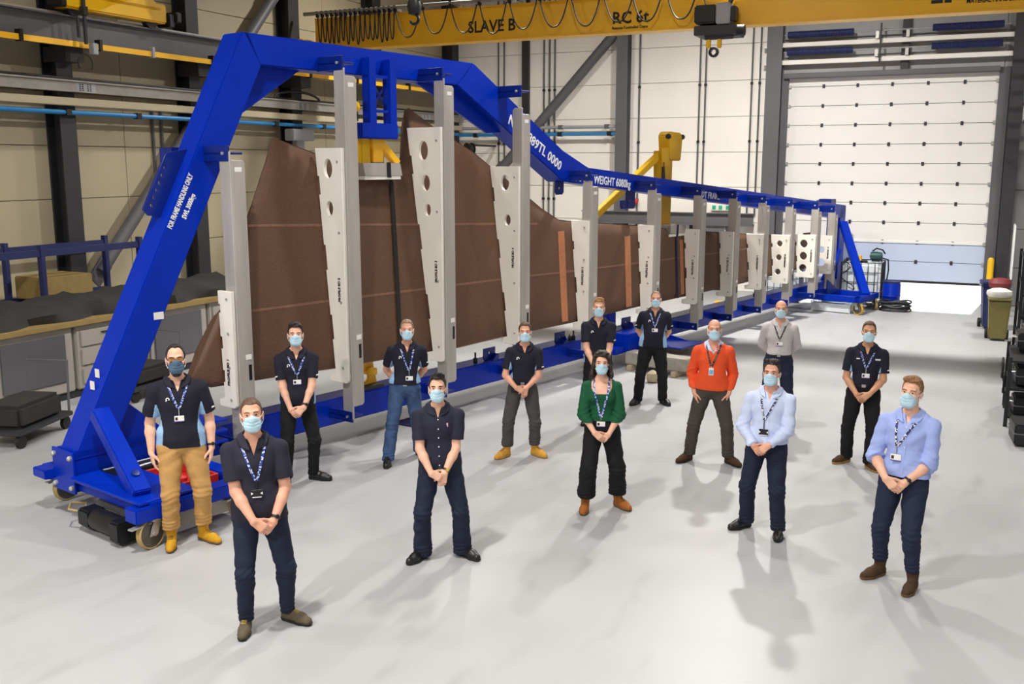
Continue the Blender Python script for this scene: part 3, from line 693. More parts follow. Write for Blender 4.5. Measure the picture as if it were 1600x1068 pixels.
for i, (s, zt, zp, ot, ob) in enumerate(ST):
    n = i + 1
    zbm = {4: 4.72, 5: 3.47}.get(n, zt + 0.06)
    if n == 1: zbm = 3.77
    arm_bracket(s + 0.19, zbm, 0.17, FR)
    arm_bracket(s + 0.19, 0.46, 0.14, FR)
    b = MB()
    ch = 0.05
    b.prism([(-0.46, 0.43), (-0.31, 0.43), (-0.27, 0.47), (-0.27, zt - 0.04), (-0.31, zt), (-0.46, zt)], (s, 0, 0), (0, 1, 0), (0, 0, 1), (0.02, 0, 0))
    b.prism([(0.02, 0.60), (0.17, 0.60), (0.2, 0.63), (0.2, zt - 0.12), (0.17, zt - 0.09), (0.02, zt - 0.09)], (s, -0.46, 0), (1, 0, 0), (0, 0, 1), (0, 0.02, 0))
    b.box(s + 0.18, s + 0.2, -0.44, -0.28, 0.63, zt - 0.12)
    up = b.build('upright', M_ALU, FR, bevel=0.006, seg=1)
    MB().box(s + 0.09, s + 0.17, -0.463, -0.46, 1.46 if n < 7 else 1.2, 1.52 if n < 7 else 1.25).build('label_sticker', M_LABEL, up)
    MB().box(s + 0.125, s + 0.165, -0.463, -0.459, 1.22 if n < 7 else 0.98, 1.40 if n < 7 else 1.12).build('slot', M_BLACK, up)
    MB().box(s + 0.06, s + 0.15, -0.463, -0.46, zt - 0.22, zt - 0.17).build('label_sticker', M_LABEL, up)
    # plate: right edge straight, left edge cut to the blade with notches, toe under the blade
    L = lambda z: ob + (ot - ob) * (z - 1.0) / (zp - 1.0)
    poly = [(0.435, zp), (0.435, 0.94), (0.405, 0.91)]
    toe = min(L(1.0) - 0.10, 0.16) if n not in (10, 11) else L(1.0) - 0.03
    poly += [(toe + 0.02, 0.91), (toe, 0.93), (toe, 0.99), (L(1.0), 1.02)]
    hgt = zp - 1.0
    for f0, f1 in ((0.16, 0.27), (0.47, 0.58), (0.80, 0.88)) if n < 5 else ((0.3, 0.45), (0.72, 0.8)):
        z0, z1 = 1.0 + f0 * hgt, 1.0 + f1 * hgt
        poly += [(L(z0), z0), (L(z0) + 0.028, z0), (L(z1) + 0.028, z1), (L(z1), z1)]
    poly += [(ot + 0.0, zp)]
    poly = [p for k, p in enumerate(poly) if k == 0 or (abs(p[0] - poly[k - 1][0]) + abs(p[1] - poly[k - 1][1])) > 1e-4]
    holes = [[(hx + rx * math.cos(a), hz + rz * math.sin(a)) for a in np.linspace(0, 2 * PI, 28, endpoint=False)] for hx, hz, rx, rz in HOLES.get(n, [])]
    b = MB().prism([(-a, z) for a, z in poly], (s - 0.055, 0, 0), (0, 1, 0), (0, 0, 1), (0.05, 0, 0), [[(-a, z) for a, z in h] for h in holes])
    pp = b.build('profile_plate', M_HDPE, up, bevel=0.004, seg=1)
    pp['label'] = 'white plastic profile plate'
    # lettering reads upwards along the plate
    tz = {1: 1.17, 2: 1.95, 3: 2.03, 4: 2.1, 5: 1.66, 6: 1.6, 7: 1.5, 8: 1.43, 9: 1.37}.get(n, 1.3)
    sz = 0.055
    text_part('lettering', 'PROFILE BD %d' % n, sz, (s - 0.059, -(0.345 if n not in (10, 11, 12) else 0.36), tz), (0, 0, 1), (0, 1, 0), M_TEXTB, up, bold=0.0015, fit=0.30)
    for fz in ((0.06, 0.35, 0.65, 0.95) if n < 9 else (0.08, 0.92)):
        z = 0.95 + fz * (zp - 0.95) - 0.02
        MB().lathe([(0.016, 0), (0.016, 0.012), (0.008, 0.015)], (s - 0.055, -0.36, z), (-1, 0, 0), 8).build('bolt', M_STEEL, up)

# ================================================================== the brown blade
top_o = [(1.33, 1.31), (1.75, 1.98), (2.18, 2.30), (2.23, 2.93), (2.80, 3.97), (3.51, 3.78), (4.08, 3.61), (4.66, 3.52), (5.02, 3.66), (5.16, 3.9), (5.27, 4.40), (5.36, 4.43), (5.82, 4.19), (6.19, 4.03), (6.62, 3.85), (7.0, 3.63), (7.83, 3.14), (8.16, 2.94), (8.56, 2.75), (8.8, 2.72), (9.59, 2.66), (10.97, 2.54), (12.73, 2.37), (15.75, 2.13), (18.75, 1.90), (19.75, 1.82)]
bot_o = [(1.33, 1.30), (1.38, 1.26), (1.56, 1.15), (3.17, 1.08), (3.51, 1.06), (4.77, 1.04), (5.29, 1.03), (5.72, 0.995), (7.01, 1.01), (8.66, 1.01), (11.04, 1.04), (14.22, 1.05), (17.17, 1.06), (19.75, 1.08)]
STRIP1 = ((8.54, 2.56), (8.47, 1.07)); STRIP2 = ((10.55, 2.37), (10.51, 1.09)); STRIP3 = ((12.55, 2.19), (12.55, 1.11))
def interp(t, xs): return float(np.interp(t, [p[0] for p in xs], [p[1] for p in xs]))
def front_off(s, z):
    ot = float(np.interp(s, [q[0] for q in ST], [q[3] for q in ST])); ob = float(np.interp(s, [q[0] for q in ST], [q[4] for q in ST])); zp = float(np.interp(s, [q[0] for q in ST], [q[2] for q in ST]))
    return ob + (ot - ob) * (z - 1.0) / (zp - 1.0)
bl_root = empty('blade', (-8.37, 7.035, 0), math.radians(77), label='huge dark brown composite blade held upright in the blue frame', cat='blade')
ss = sorted(set([round(v, 3) for v in list(np.linspace(1.335, 19.75, 150))] + [p[0] for p in top_o[1:]] + [2.2, 5.31, 5.22]))
NR = 14
rows = []
for s in ss:
    zt = interp(s, top_o); zb_ = min(interp(s, bot_o), zt - 0.01)
    th = 0.30 - 0.16 * (s - 1.3) / 18.5
    ring = []
    for j in range(NR + 1):
        t = j / NR
        z = zb_ + (zt - zb_) * t
        rnd = 0.06 * (1 - min(1.0, min(t, 1 - t) * (zt - zb_) / 0.07)) ** 2
        ring.append((s, -(front_off(s, z) - 0.012 - rnd), z))
    for j in range(NR, -1, -1):
        t = j / NR
        z = zb_ + (zt - zb_) * t
        tk = 0.05 + th * (math.sin(PI * min(1, max(0, t))) ** 0.6) * (0.25 + 0.75 * min(1, (zt - zb_) / 0.6))
        ring.append((s, -(front_off(s, z) - 0.012 - tk), z))
    rows.append(ring)
b = MB(); vs = [p for r_ in rows for p in r_]; m = len(rows[0]); fs = []
for i in range(len(rows) - 1):
    for j in range(m):
        fs.append((i * m + j, i * m + (j + 1) % m, (i + 1) * m + (j + 1) % m, (i + 1) * m + j))
fs.append(tuple(range(m))); fs.append(tuple((len(rows) - 1) * m + j for j in range(m))[::-1])
b.add(vs, fs).build('blade_skin', M_BLADE, bl_root, ang=50)
def on_blade(pts, w, name, m, lift=0.004, label=None):
    """thin strip lying on the blade's front face: pts (s, z) along it, w its width in s (or z when it runs along s)"""
    vs = []; fs = []
    along_s = abs(pts[-1][0] - pts[0][0]) > abs(pts[-1][1] - pts[0][1])
    for (s, z) in pts:
        for a, l in ((-w / 2, 0), (-w / 2, lift), (w / 2, lift), (w / 2, 0)):
            ps, pz = (s, z + a) if along_s else (s + a, z)
            vs.append((ps, -(front_off(ps, pz) - 0.012 + l), pz))
    n = len(pts)
    for i in range(n - 1):
        for j in range(4):
            fs.append((i * 4 + j, i * 4 + (j + 1) % 4, (i + 1) * 4 + (j + 1) % 4, (i + 1) * 4 + j))
    fs.append((0, 1, 2, 3)); fs.append((n * 4 - 1, n * 4 - 2, n * 4 - 3, n * 4 - 4))
    o = MB().add(vs, fs).build(name, m, bl_root)
    if label: o['label'] = label
    return o
def ramp(p, q, n=16): return [(p[0] + (q[0] - p[0]) * i / (n - 1), p[1] + (q[1] - p[1]) * i / (n - 1)) for i in range(n)]
on_blade(ramp(STRIP1[0], STRIP1[1]), 0.17, 'copper_strip', M_COPPER, label='copper coloured strip')
on_blade(ramp(STRIP2[0], STRIP2[1]), 0.19, 'copper_strip', M_COPPER, label='copper coloured strip')
on_blade(ramp(STRIP3[0], STRIP3[1]), 0.13, 'copper_strip', M_COPPER, label='copper coloured strip')
on_blade(ramp((2.25, 2.95), (7.95, 2.71), 60), 0.03, 'seam', M_SEAM, 0.0025)
on_blade(ramp((2.1, 1.96), (16.0, 1.80), 120), 0.03, 'seam', M_SEAM, 0.0025)
MB().box(19.3, 19.8, 0.05, 0.15, 1.7, 1.95).build('tip_block', M_BLADE, bl_root)
# ================================================================== lifting gear on the blade (same axes as the frame)
LC = empty('lifting_clamp', (-8.37, 7.035, 0), math.radians(77), label='yellow lifting clamp with an aluminium pad and black strap hanging from the blue hanger', cat='clamp')
fbox(4.15, 4.30, -0.14, 0.02, 3.66, 4.0).build('yellow_plate', M_YEL2, LC, bevel=0.008)
fbox(4.33, 4.52, -0.12, 0.04, 3.68, 3.98).build('yellow_post', M_YEL, LC, bevel=0.008)
fbox(4.30, 4.55, -0.14, 0.06, 3.86, 3.98).build('collar', M_YEL, LC, bevel=0.008)
MB().bar(P(4.50, 0.0, 3.92), P(4.80, 0.0, 3.66), 0.10, 0.10).build('side_arm', M_YEL, LC, bevel=0.01)
MB().prism([(4.08, 3.67), (4.77, 3.67), (4.81, 3.50), (4.12, 3.50)], P(0, 0.10, 0), (1, 0, 0), (0, 0, 1), (0, 0.24, 0)).build('aluminium_pad', M_ALU, LC, bevel=0.006)
fbox(4.12, 4.78, -0.06, 0.09, 3.455, 3.50).build('felt_strip', M_HDPE, LC)
vs = []; fs = []
pts = [(4.545, 3.68), (4.55, 3.49)] + ramp((4.76, 3.40), (4.58, 1.06), 24)
for s, z in pts:
    of = max(front_off(s, z) + 0.008, 0.103 if z > 3.46 else -9)
    for ds, do in ((-0.035, 0), (-0.035, 0.006), (0.035, 0.006), (0.035, 0)):
        vs.append((s + ds, -(of + do), z))
for i in range(len(pts) - 1):
    for j in range(4):
        fs.append((i * 4 + j, i * 4 + (j + 1) % 4, (i + 1) * 4 + (j + 1) % 4, (i + 1) * 4 + j))
MB().add(vs, fs).build('strap', M_STRAP, LC)

LA = empty('lifting_device', (-8.37, 7.035, 0), math.radians(77), label='tall yellow lifting arm standing behind the low top beam with a raking strut', cat='lifter')
fpoly([(12.80, 4.22), (12.86, 4.30), (13.32, 4.28), (13.40, 4.2), (13.34, 3.72), (12.86, 3.74)], -0.62, -0.38).build('head', M_YEL2, LA, bevel=0.02)
for s in (12.82, 13.38):
    MB().lathe([(0.05, -0.03), (0.05, 0.03)], P(s, -0.39, 4.2), (1, 0, 0), 12).build('pin', M_DARKST, LA)
fpoly([(12.60, 3.92), (13.08, 3.88), (13.05, 2.46), (12.68, 2.46)], -0.60, -0.42).build('mast', M_YEL2, LA, bevel=0.012)
fpoly([(12.56, 3.98), (12.86, 3.98), (12.92, 3.6), (12.62, 3.6)], -0.42, -0.39).build('gusset', M_YEL2, LA, bevel=0.006)
fpoly([(12.65, 3.70), (12.69, 3.70), (12.76, 3.3), (12.64, 3.3)], -0.418, -0.39).build('slot', M_DARKST, LA)
MB().bar(P(12.66, -0.5, 3.84), P(10.3, -0.5, 2.68), 0.11, 0.13).build('strut', M_YEL2, LA, bevel=0.008)
fpoly([(12.62, 2.46), (13.05, 2.46), (12.75, 2.30), (12.3, 2.30)], -0.58, -0.2).build('foot', M_YEL2, LA, bevel=0.012)
MB().prism([(12.07, 2.50), (12.68, 2.47), (12.67, 2.31), (12.06, 2.33)], P(0, 0.14, 0), (1, 0, 0), (0, 0, 1), (0, 0.4, 0)).build('aluminium_pad', M_ALU, LA, bevel=0.006)
fbox(12.05, 12.66, -0.1, 0.13, 2.27, 2.32).build('felt_strip', M_HDPE, LA)
vs = []; fs = []
pts = [(12.80, 2.50)] + ramp((12.79, 2.30), (12.77, 1.06), 14)
for s, z in pts:
    of = max(front_off(s, z) + 0.004, 0.143 if z > 2.25 else -9)
    for ds, do in ((-0.03, 0), (-0.03, 0.006), (0.03, 0.006), (0.03, 0)):
        vs.append((s + ds - 0.45, -(of + do), z))
for i in range(len(pts) - 1):
    for j in range(4):
        fs.append((i * 4 + j, i * 4 + (j + 1) % 4, (i + 1) * 4 + (j + 1) % 4, (i + 1) * 4 + j))
MB().add(vs, fs).build('strap', M_STRAPN, LA)
# second, folded clamp under the blade near the second upright
CL = empty('ground_clamp', (-8.37, 7.035, 0), math.radians(77), label='old yellow clamp standing on the bottom rail under the blade', cat='clamp')
fpoly([(4.05, 0.63), (4.5, 0.63), (4.42, 0.98), (4.1, 0.98)], -0.2, -0.16, [[(4.27 + 0.06 * math.cos(a), 0.78 + 0.08 * math.sin(a)) for a in np.linspace(0, 2 * PI, 12, endpoint=False)]]).build('side_plate', M_YEL, CL, bevel=0.006)
fbox(4.08, 4.48, -0.3, -0.02, 0.63, 0.67).build('foot', M_DARKST, CL)
fbox(4.3, 4.4, -0.28, -0.05, 0.8, 0.9).build('jaw', M_YEL, CL, bevel=0.01)
cv = pipe([(-7.3, 12.2, 0.013), (-7.0, 12.35, 0.013)], 0.012, 'short bent cable lying on the floor behind the man in jeans', M_CABLE, (), 'cable', 6, 'cable')
pm = MB().prism([(0, 0), (0.40, -0.05), (0.5, 0.30), (0.1, 0.35)], (-7.5, 11.75, 0.0), (1, 0, 0), (0, 1, 0), (0, 0, 0.02)).build('floor_plate', M_STRAPN); tag(pm, 'flat blue violet plate lying on the floor behind the man in jeans', 'plate')

# concrete blocks under the outrigger
fx = lambda s, off: Vector((-8.37, 7.035, 0)) + Vector((0.2249, 0.9744, 0)) * s + Vector((0.9744, -0.2249, 0)) * off
def block(s, off, sx, sy, sz, label, m, z=0.0):
    o = MB().box(-sx / 2, sx / 2, -sy / 2, sy / 2, 0, sz).build('support_block', m, bevel=0.012)
    p = fx(s, off); o.location = (p.x, p.y, z); o.rotation_euler = (0, 0, math.radians(77))
    return tag(o, label, 'block')
block(10.32, 0.98, 0.34, 1.24, 0.22, 'pale concrete block under the blue outrigger plate, nearer one, between two men', M_CONC, 0.10)
block(11.75, 0.98, 0.34, 1.24, 0.22, 'pale concrete block under the blue outrigger plate, further one, left of the orange jumper', M_CONC, 0.10)
for k, off in enumerate((0.50, 1.40)):
    block(11.0, off, 1.9, 0.10, 0.10, ('timber bearer on the floor under the concrete blocks, beside the rail', 'timber bearer on the floor under the concrete blocks, out on the open floor')[k], M_WOODP)
hs = MB().tube([fx(9.6, 0.1) + Vector((0.14 * math.cos(a), 0.05, 0.16 + 0.13 * math.sin(a))) for a in np.linspace(-3.1, 0.2, 12)], 0.014, 6).build('air_hose', M_RED); tag(hs, 'red looped air hose hanging under the bottom rail', 'hose')
bg = MB().lathe([(0.02, 0), (0.09, 0.02), (0.11, 0.08), (0.09, 0.16), (0.04, 0.2), (0.02, 0.21)], (-4.95, 16.0, 0), (0, 0, 1), 16).build('sack', M_WOODP); tag(bg, 'small pale sack on the floor beside the concrete block', 'sack')

# things lying in the near base
tr = empty('tool_tray', tuple(fx(0.62, 0.72)) [:2] + (0.32,), math.radians(77), label='red plastic tool tray lying in the near base of the blue frame', cat='tray')
b = MB().box(-0.38, 0.38, -0.35, 0.35, 0.0, 0.04).box(-0.38, 0.38, -0.35, -0.32, 0.04, 0.14).box(-0.38, 0.38, 0.32, 0.35, 0.04, 0.14).box(-0.38, -0.35, -0.32, 0.32, 0.04, 0.14).box(0.35, 0.38, -0.32, 0.32, 0.04, 0.14)
b.build('body', M_RED, tr, bevel=0.006, seg=1)
for k in range(5):
    MB().lathe([(0.05, 0), (0.06, 0.07), (0.02, 0.09)], (-0.28 + 0.13 * k, -0.15 + 0.06 * (k % 2), 0.04), (0, 0, 1), 10).build('socket', M_RED if k % 2 else M_BLACK, tr)
bc = empty('long_case', tuple(fx(0.62, 0.20))[:2] + (0.32,), math.radians(77), label='long black and white case lying behind the red tray', cat='case')
MB().box(-0.38, 0.38, -0.15, 0.15, 0, 0.16).build('body', M_BLACK, bc, bevel=0.012)
MB().box(-0.37, 0.37, -0.165, -0.152, 0.02, 0.09).build('white_side', M_WHITE, bc)
MB().prism([(-0.1, 0), (0.12, 0.03), (0.16, 0.07), (-0.02, 0.05)], (0, -0.08, 0.16), (1, 0, 0), (0, 1, 0), (0, 0, 0.003)).box(-0.35, 0.3, 0.10, 0.13, 0.16, 0.163).build('white_print', M_WHITE, bc)
dm = empty('drive_unit', tuple(fx(-0.08, 0.75))[:2] + (0,), math.radians(77), label='black electric drive unit under the near corner of the blue base', cat='motor')
MB().lathe([(0.02, -0.28), (0.1, -0.27), (0.11, -0.1), (0.11, 0.2), (0.08, 0.26), (0.02, 0.27)], (0.0, 0.0, 0.15), (0, 1, 0), 14).build('motor', M_BLACK, dm)
MB().box(-0.12, 0.12, -0.38, -0.2, 0.04, 0.25).build('gearbox', M_BLACK, dm, bevel=0.02)
MB().box(-0.1, 0.1, 0.2, 0.42, 0.06, 0.24).build('battery_box', M_BLACK, dm, bevel=0.02)
MB().box(0.12, 0.5, -0.3, 0.45, 0.2, 0.26).build('mounting', M_GREY, dm, bevel=0.01)
MB().lathe([(0.02, -0.04), (0.1, -0.035), (0.1, 0.035), (0.02, 0.04)], (0.3, -0.28, 0.1), (0, 1, 0), 18).build('drive_wheel', M_RUB, dm)
MB().tube([(-0.06, 0.35, 0.2), (-0.14, 0.5, 0.22), (-0.05, 0.62, 0.24), (0.1, 0.6, 0.2), (0.02, 0.45, 0.2)], 0.012, 6).build('wiring', M_WHEELY, dm)
wb2 = MB().box(-1.0, 0.05, -0.02, 0.02, 0.0, 0.16).build('kick_panel', M_GALV); p = fx(1.2, 1.3); wb2.location = (p.x, p.y, 0.12); wb2.rotation_euler = (0, 0, math.radians(77)); tag(wb2, 'grey metal skirt under the front beam of the near base', 'panel')

# ================================================================== far end: tank, drum, hose, crates
ib = empty('tank_container', (-2.86, 27.6, 0), label='white plastic tank in a steel cage near the open door', cat='tank')
MB().box(-0.5, 0.5, -0.5, 0.5, 0.0, 0.05).box(-0.5, -0.36, -0.5, 0.5, 0.05, 0.14).box(0.36, 0.5, -0.5, 0.5, 0.05, 0.14).box(-0.07, 0.07, -0.5, 0.5, 0.05, 0.14).build('pallet', M_DARKST, ib)
MB().box(-0.47, 0.47, -0.47, 0.47, 0.14, 1.12).build('tank', M_POLY, ib, bevel=0.07, seg=3)
MB().lathe([(0.1, 0), (0.1, 0.05), (0.02, 0.06)], (0, 0, 1.12), (0, 0, 1), 16).build('lid', M_BLACK, ib)
cg = MB()
for k in range(7):
    x = -0.5 + k / 6.0
    for y in (-0.5, 0.5): cg.tube([(x, y, 0.1), (x, y, 1.15)], 0.009, 6)
    for xx in (-0.5, 0.5): cg.tube([(xx, x, 0.1), (xx, x, 1.15)], 0.009, 6)
for z in (0.15, 0.4, 0.65, 0.9, 1.15):
    cg.tube([(-0.5, -0.5, z), (0.5, -0.5, z), (0.5, 0.5, z), (-0.5, 0.5, z), (-0.5, -0.5, z)], 0.011, 6)
cg.build('cage', M_DARKST, ib)
ib2 = copy_tree(ib); ib2.location = (-4.9, 27.6, 0); ib2['label'] = 'white plastic tank in a steel cage behind the last uprights of the frame'
for o_, g_ in ((ib, 0), (ib2, 0)): o_['group'] = 'caged tanks by the far wall'
yc = MB().box(-0.14, 0.14, -0.1, 0.1, 0, 0.14).lathe([(0.03, 0.14), (0.03, 0.18)], (-0.06, 0, 0), (0, 0, 1), 10).build('yellow_can', M_YEL2, bevel=0.02); yc.location = (-3.05, 27.5, 1.165); tag(yc, 'small yellow can on top of the caged tank', 'can')
pu = empty('pump', (-2.55, 27.5, 1.165), label='dark green pump with black handle on top of the caged tank', cat='pump')
MB().lathe([(0.02, -0.16), (0.1, -0.14), (0.12, 0), (0.1, 0.14), (0.02, 0.16)], (0, 0, 0.14), (1, 0, 0), 14).build('housing', M_TEAL, pu)
MB().box(-0.1, 0.1, -0.1, 0.1, 0, 0.05).tube([(-0.1, 0, 0.26), (0, 0, 0.34), (0.15, 0, 0.3), (0.22, 0, 0.2)], 0.02, 6).build('base_and_handle', M_BLACK, pu)
MB().tube([(0.1, 0.05, 0.1), (0.3, 0.02, 0.05), (0.33, -0.1, -0.2), (0.3, -0.1, -0.5)], 0.02, 6).build('pump_hose', M_BLACK, pu)
lh = MB().tube([(-3.3 + 0.02 * t + 0.15 * math.sin(t), 27.05, 1.2 - 0.09 * t) for t in range(12)], 0.014, 6).build('hanging_hose', M_CABLE); tag(lh, 'black hose hanging down the front of the caged tank', 'hose')
dr = empty('drum', (-2.1, 27.2, 0), label='blue plastic drum beside the caged tank', cat='drum')
MB().lathe([(0.02, 0.0), (0.2, 0.0), (0.22, 0.03), (0.22, 0.3), (0.235, 0.33), (0.22, 0.36), (0.22, 0.62), (0.2, 0.66), (0.02, 0.66)], (0, 0, 0), (0, 0, 1), 24).build('body', M_BLUE, dr)
MB().lathe([(0.02, 0), (0.21, 0.0), (0.21, 0.04), (0.02, 0.05)], (0, 0, 0.66), (0, 0, 1), 24).build('lid', M_NAVY, dr)
hc = MB()
for k in range(7):
    r_ = 0.34 - 0.025 * (k % 3)
    hc.tube([(-1.95 + r_ * 1.1 * math.cos(a), 26.75 + r_ * 0.8 * math.sin(a), 0.03 + 0.035 * k + 0.02 * math.sin(3 * a + k)) for a in np.linspace(0, 2 * PI, 28)], 0.022, 6)
hc = hc.build('hose_coil', M_DARKST); tag(hc, 'heap of dark coiled hose on the floor before the blue drum', 'hose')
wp = empty('mesh_pallet', tuple(fx(19.95, 0.62))[:2] + (0,), math.radians(77), label='low clear plastic mesh crate under the far base of the frame', cat='crate')
b = MB()
for k in range(8):
    x = -0.55 + k * 1.1 / 7
    b.box(x - 0.008, x + 0.008, -0.5, -0.484, 0, 0.26).box(x - 0.008, x + 0.008, 0.484, 0.5, 0, 0.26)
for z in (0.0, 0.12, 0.25):
    b.box(-0.56, 0.56, -0.5, -0.488, z, z + 0.014).box(-0.56, 0.56, 0.488, 0.5, z, z + 0.014)
b.box(-0.56, 0.56, -0.48, 0.48, 0.02, 0.22)
b.build('crate_body', M_POLY, wp)
b = MB()
for k in range(4):
    b.tube([(0.02 + (0.5 - 0.03 * k) * math.cos(a), (0.42 - 0.04 * k) * math.sin(a), 0.235 + 0.012 * (k % 2)) for a in np.linspace(0, 2 * PI, 26)], 0.018, 6)
hb = b.build('blue_hose', M_LBLUE); hb.location = tuple(fx(19.95, 0.62))[:2] + (0.04,); hb.rotation_euler = (0, 0, math.radians(77)); tag(hb, 'light blue hose coiled on the low crate under the far base', 'hose')
sh = MB().box(-0.35, 0.35, -0.02, 0.02, 0, 0.45).build('white_board', M_WHITE, bevel=0.006); sh.location = (-4.05, 28.2, 0.2); tag(sh, 'plain white board leaning behind the far end of the rail', 'board'); sh.rotation_euler = (0.2, 0, 0)
yb = MB().box(-0.14, 0.14, -0.1, 0.1, 0, 0.2).build('yellow_tub', M_YEL2, bevel=0.03); yb.location = (-6.05, 25.2, 0.0); tag(yb, 'small yellow tub on the floor behind the ninth upright', 'tub')

# ================================================================== right side: bins, bollard, racks
def wheelie(name, loc, rz, m, h, w, label):
    e = empty(name, loc, rz, label, 'bin')
    k = w / 0.58
    MB().add([(-0.22 * k, -0.24 * k, 0.04), (0.22 * k, -0.24 * k, 0.04), (0.22 * k, 0.22 * k, 0.04), (-0.22 * k, 0.22 * k, 0.04), (-0.28 * k, -0.3 * k, h - 0.06), (0.28 * k, -0.3 * k, h - 0.06), (0.28 * k, 0.3 * k, h - 0.06), (-0.28 * k, 0.3 * k, h - 0.06)],
              [(0, 3, 2, 1), (4, 5, 6, 7), (0, 1, 5, 4), (1, 2, 6, 5), (2, 3, 7, 6), (3, 0, 4, 7)]).build('body', m, e, bevel=0.03)
    MB().box(-0.3 * k, 0.3 * k, -0.33 * k, 0.32 * k, h - 0.06, h - 0.02).build('rim', m, e, bevel=0.012)
    for s in (-1, 1):
        MB().lathe([(0.02, -0.03), (0.1, -0.03), (0.1, 0.03), (0.02, 0.03)], (s * 0.26 * k, 0.24 * k, 0.1), (1, 0, 0), 16).build('wheel', M_RUB, e)
    return e
w1 = wheelie('wheelie_bin', (0.27, 24.75, 0), 0.1, M_NAVY, 1.04, 0.56, 'navy wheelie bin with its lid shut right of the open door')
MB().box(-0.31, 0.31, -0.34, 0.33, 1.02, 1.08).build('lid', M_NAVY, w1, bevel=0.025)
w2 = wheelie('wheelie_bin', (0.36, 23.15, 0), 0.05, M_OLIVE, 0.92, 0.44, 'olive wheelie bin lined with a white bag, in front of the navy bin')
tb = MB().lathe([(0.02, -0.12), (0.2, -0.1), (0.25, 0.0), (0.24, 0.08), (0.14, 0.14), (0.02, 0.16)], (0, 0, 0), (0, 0, 1), 14).build('bin_bag', M_BAGW); tb.location = (0.34, 23.12, 0.98); tb.scale = (1.0, 0.9, 0.8); tag(tb, 'crumpled white bag bulging out of the olive bin', 'bag')
tr2 = MB().lathe([(0.02, -0.1), (0.2, -0.08), (0.23, 0.02), (0.18, 0.1), (0.02, 0.13)], (0, 0, 0), (0, 0, 1), 14).build('bin_bag', M_BAGR); tr2.location = (0.34, 23.45, 1.16); tag(tr2, 'maroon bag lying on the white bag in the olive bin', 'bag')
bo = MB().lathe([(0.08, 0), (0.08, 1.22), (0.05, 1.28), (0.01, 1.29)], (0.16, 28.5, 0), (0, 0, 1), 18).build('bollard', M_YEL2); tag(bo, 'yellow bollard at the right foot of the big door', 'bollard')
wbd = MB().box(-0.02, 0.02, -0.5, 0.5, 0.9, 2.2).build('notice_board', M_WHITE, bevel=0.006); wbd.location = (0.62, 27.4, 0.0); tag(wbd, 'tall white board standing on edge right of the door', 'board')
MB().box(-0.03, 0.03, -0.45, -0.40, 0, 0.9).box(-0.03, 0.03, 0.40, 0.45, 0, 0.9).build('stand', M_GREY, wbd)
def rack(loc, w, d, h, n, label):
    e = empty('shelf_rack', loc, 0, label, 'rack', 'black racks along the right side')
    for x in (0, w):
        for y in (0, d):
            MB().box(x - 0.025, x + 0.025, y - 0.025, y + 0.025, 0, h).build('upright', M_BLACK, e)
    for k in range(n):
        z = 0.12 + (h - 0.2) * k / max(1, n - 1)
        MB().box(0, w, 0, d, z, z + 0.03).build('shelf', M_BLACK, e)
    return e
rack((0.62, 19.0, 0), 0.9, 2.0, 2.1, 5, 'tall black rack beside the olive bin')
rack((0.44, 15.35, 0), 0.9, 1.4, 1.0, 3, 'low black rack in front of the tall rack at the right edge')
for k, (y, z, m_, l) in enumerate(((19.3, 0.65, M_LGREY, 'pale grey'), (20.0, 0.65, M_WHITE, 'white'), (20.5, 1.12, M_GREY, 'mid grey'), (19.4, 1.12, M_DARKST, 'dark grey'), (19.8, 0.15, M_BAGW, 'cream'), (20.6, 0.15, M_RED, 'red'))):
    e = empty('storage_tub', (0.95, y, z + 0.02), 0, l + ' tub on the %s shelf of the tall black rack' % {0.15: 'bottom', 0.65: 'second', 1.12: 'third'}[z], 'tub')
    MB().box(-0.28, 0.28, -0.22, 0.22, 0.0, 0.26).build('body', m_, e, bevel=0.03); MB().box(-0.3, 0.3, -0.24, 0.24, 0.26, 0.30).build('lid', M_DARKST if k % 2 else M_LGREY, e, bevel=0.01)
for k, (y, z, l) in enumerate(((15.75, 0.15, 'bottom shelf'), (15.8, 0.57, 'middle shelf'), (16.3, 1.0, 'top'))):
    e = empty('tool_case', (0.82, y, z + 0.0), 0.05, 'black tool case on the %s of the low black rack' % l, 'case')
    MB().box(-0.3, 0.3, -0.25, 0.25, 0.0, 0.24).build('body', M_BLACK, e, bevel=0.02); MB().box(-0.31, 0.31, -0.26, 0.26, 0.12, 0.135).build('seam', M_GREY, e); MB().tube([(-0.3, -0.08, 0.16), (-0.36, -0.06, 0.16), (-0.36, 0.06, 0.16), (-0.3, 0.08, 0.16)], 0.012, 6).build('handle', M_STEEL, e)
e = empty('tool_case', (0.82, 14.55, 0), 0.1, 'black tool case standing on the floor at the right edge', 'case')
MB().box(-0.32, 0.32, -0.28, 0.28, 0.02, 0.3).build('body', M_BLACK, e, bevel=0.02); MB().box(-0.33, 0.33, -0.29, 0.29, 0.17, 0.185).build('seam', M_GREY, e); MB().box(-0.1, 0.1, -0.31, -0.29, 0.12, 0.24).build('latch', M_LGREY, e)
hz = MB()
for k in range(3):
    hz.tube([(0.42 - 0.03 * k, 15.9 + 0.16 * math.cos(a), 0.30 + 0.22 * k + 0.14 * math.sin(a)) for a in np.linspace(0, 5.4, 20)], 0.018, 6)
hz = hz.build('hose_loops', M_RUB); tag(hz, 'black hose loops hooked on the side of the low black rack', 'hose')
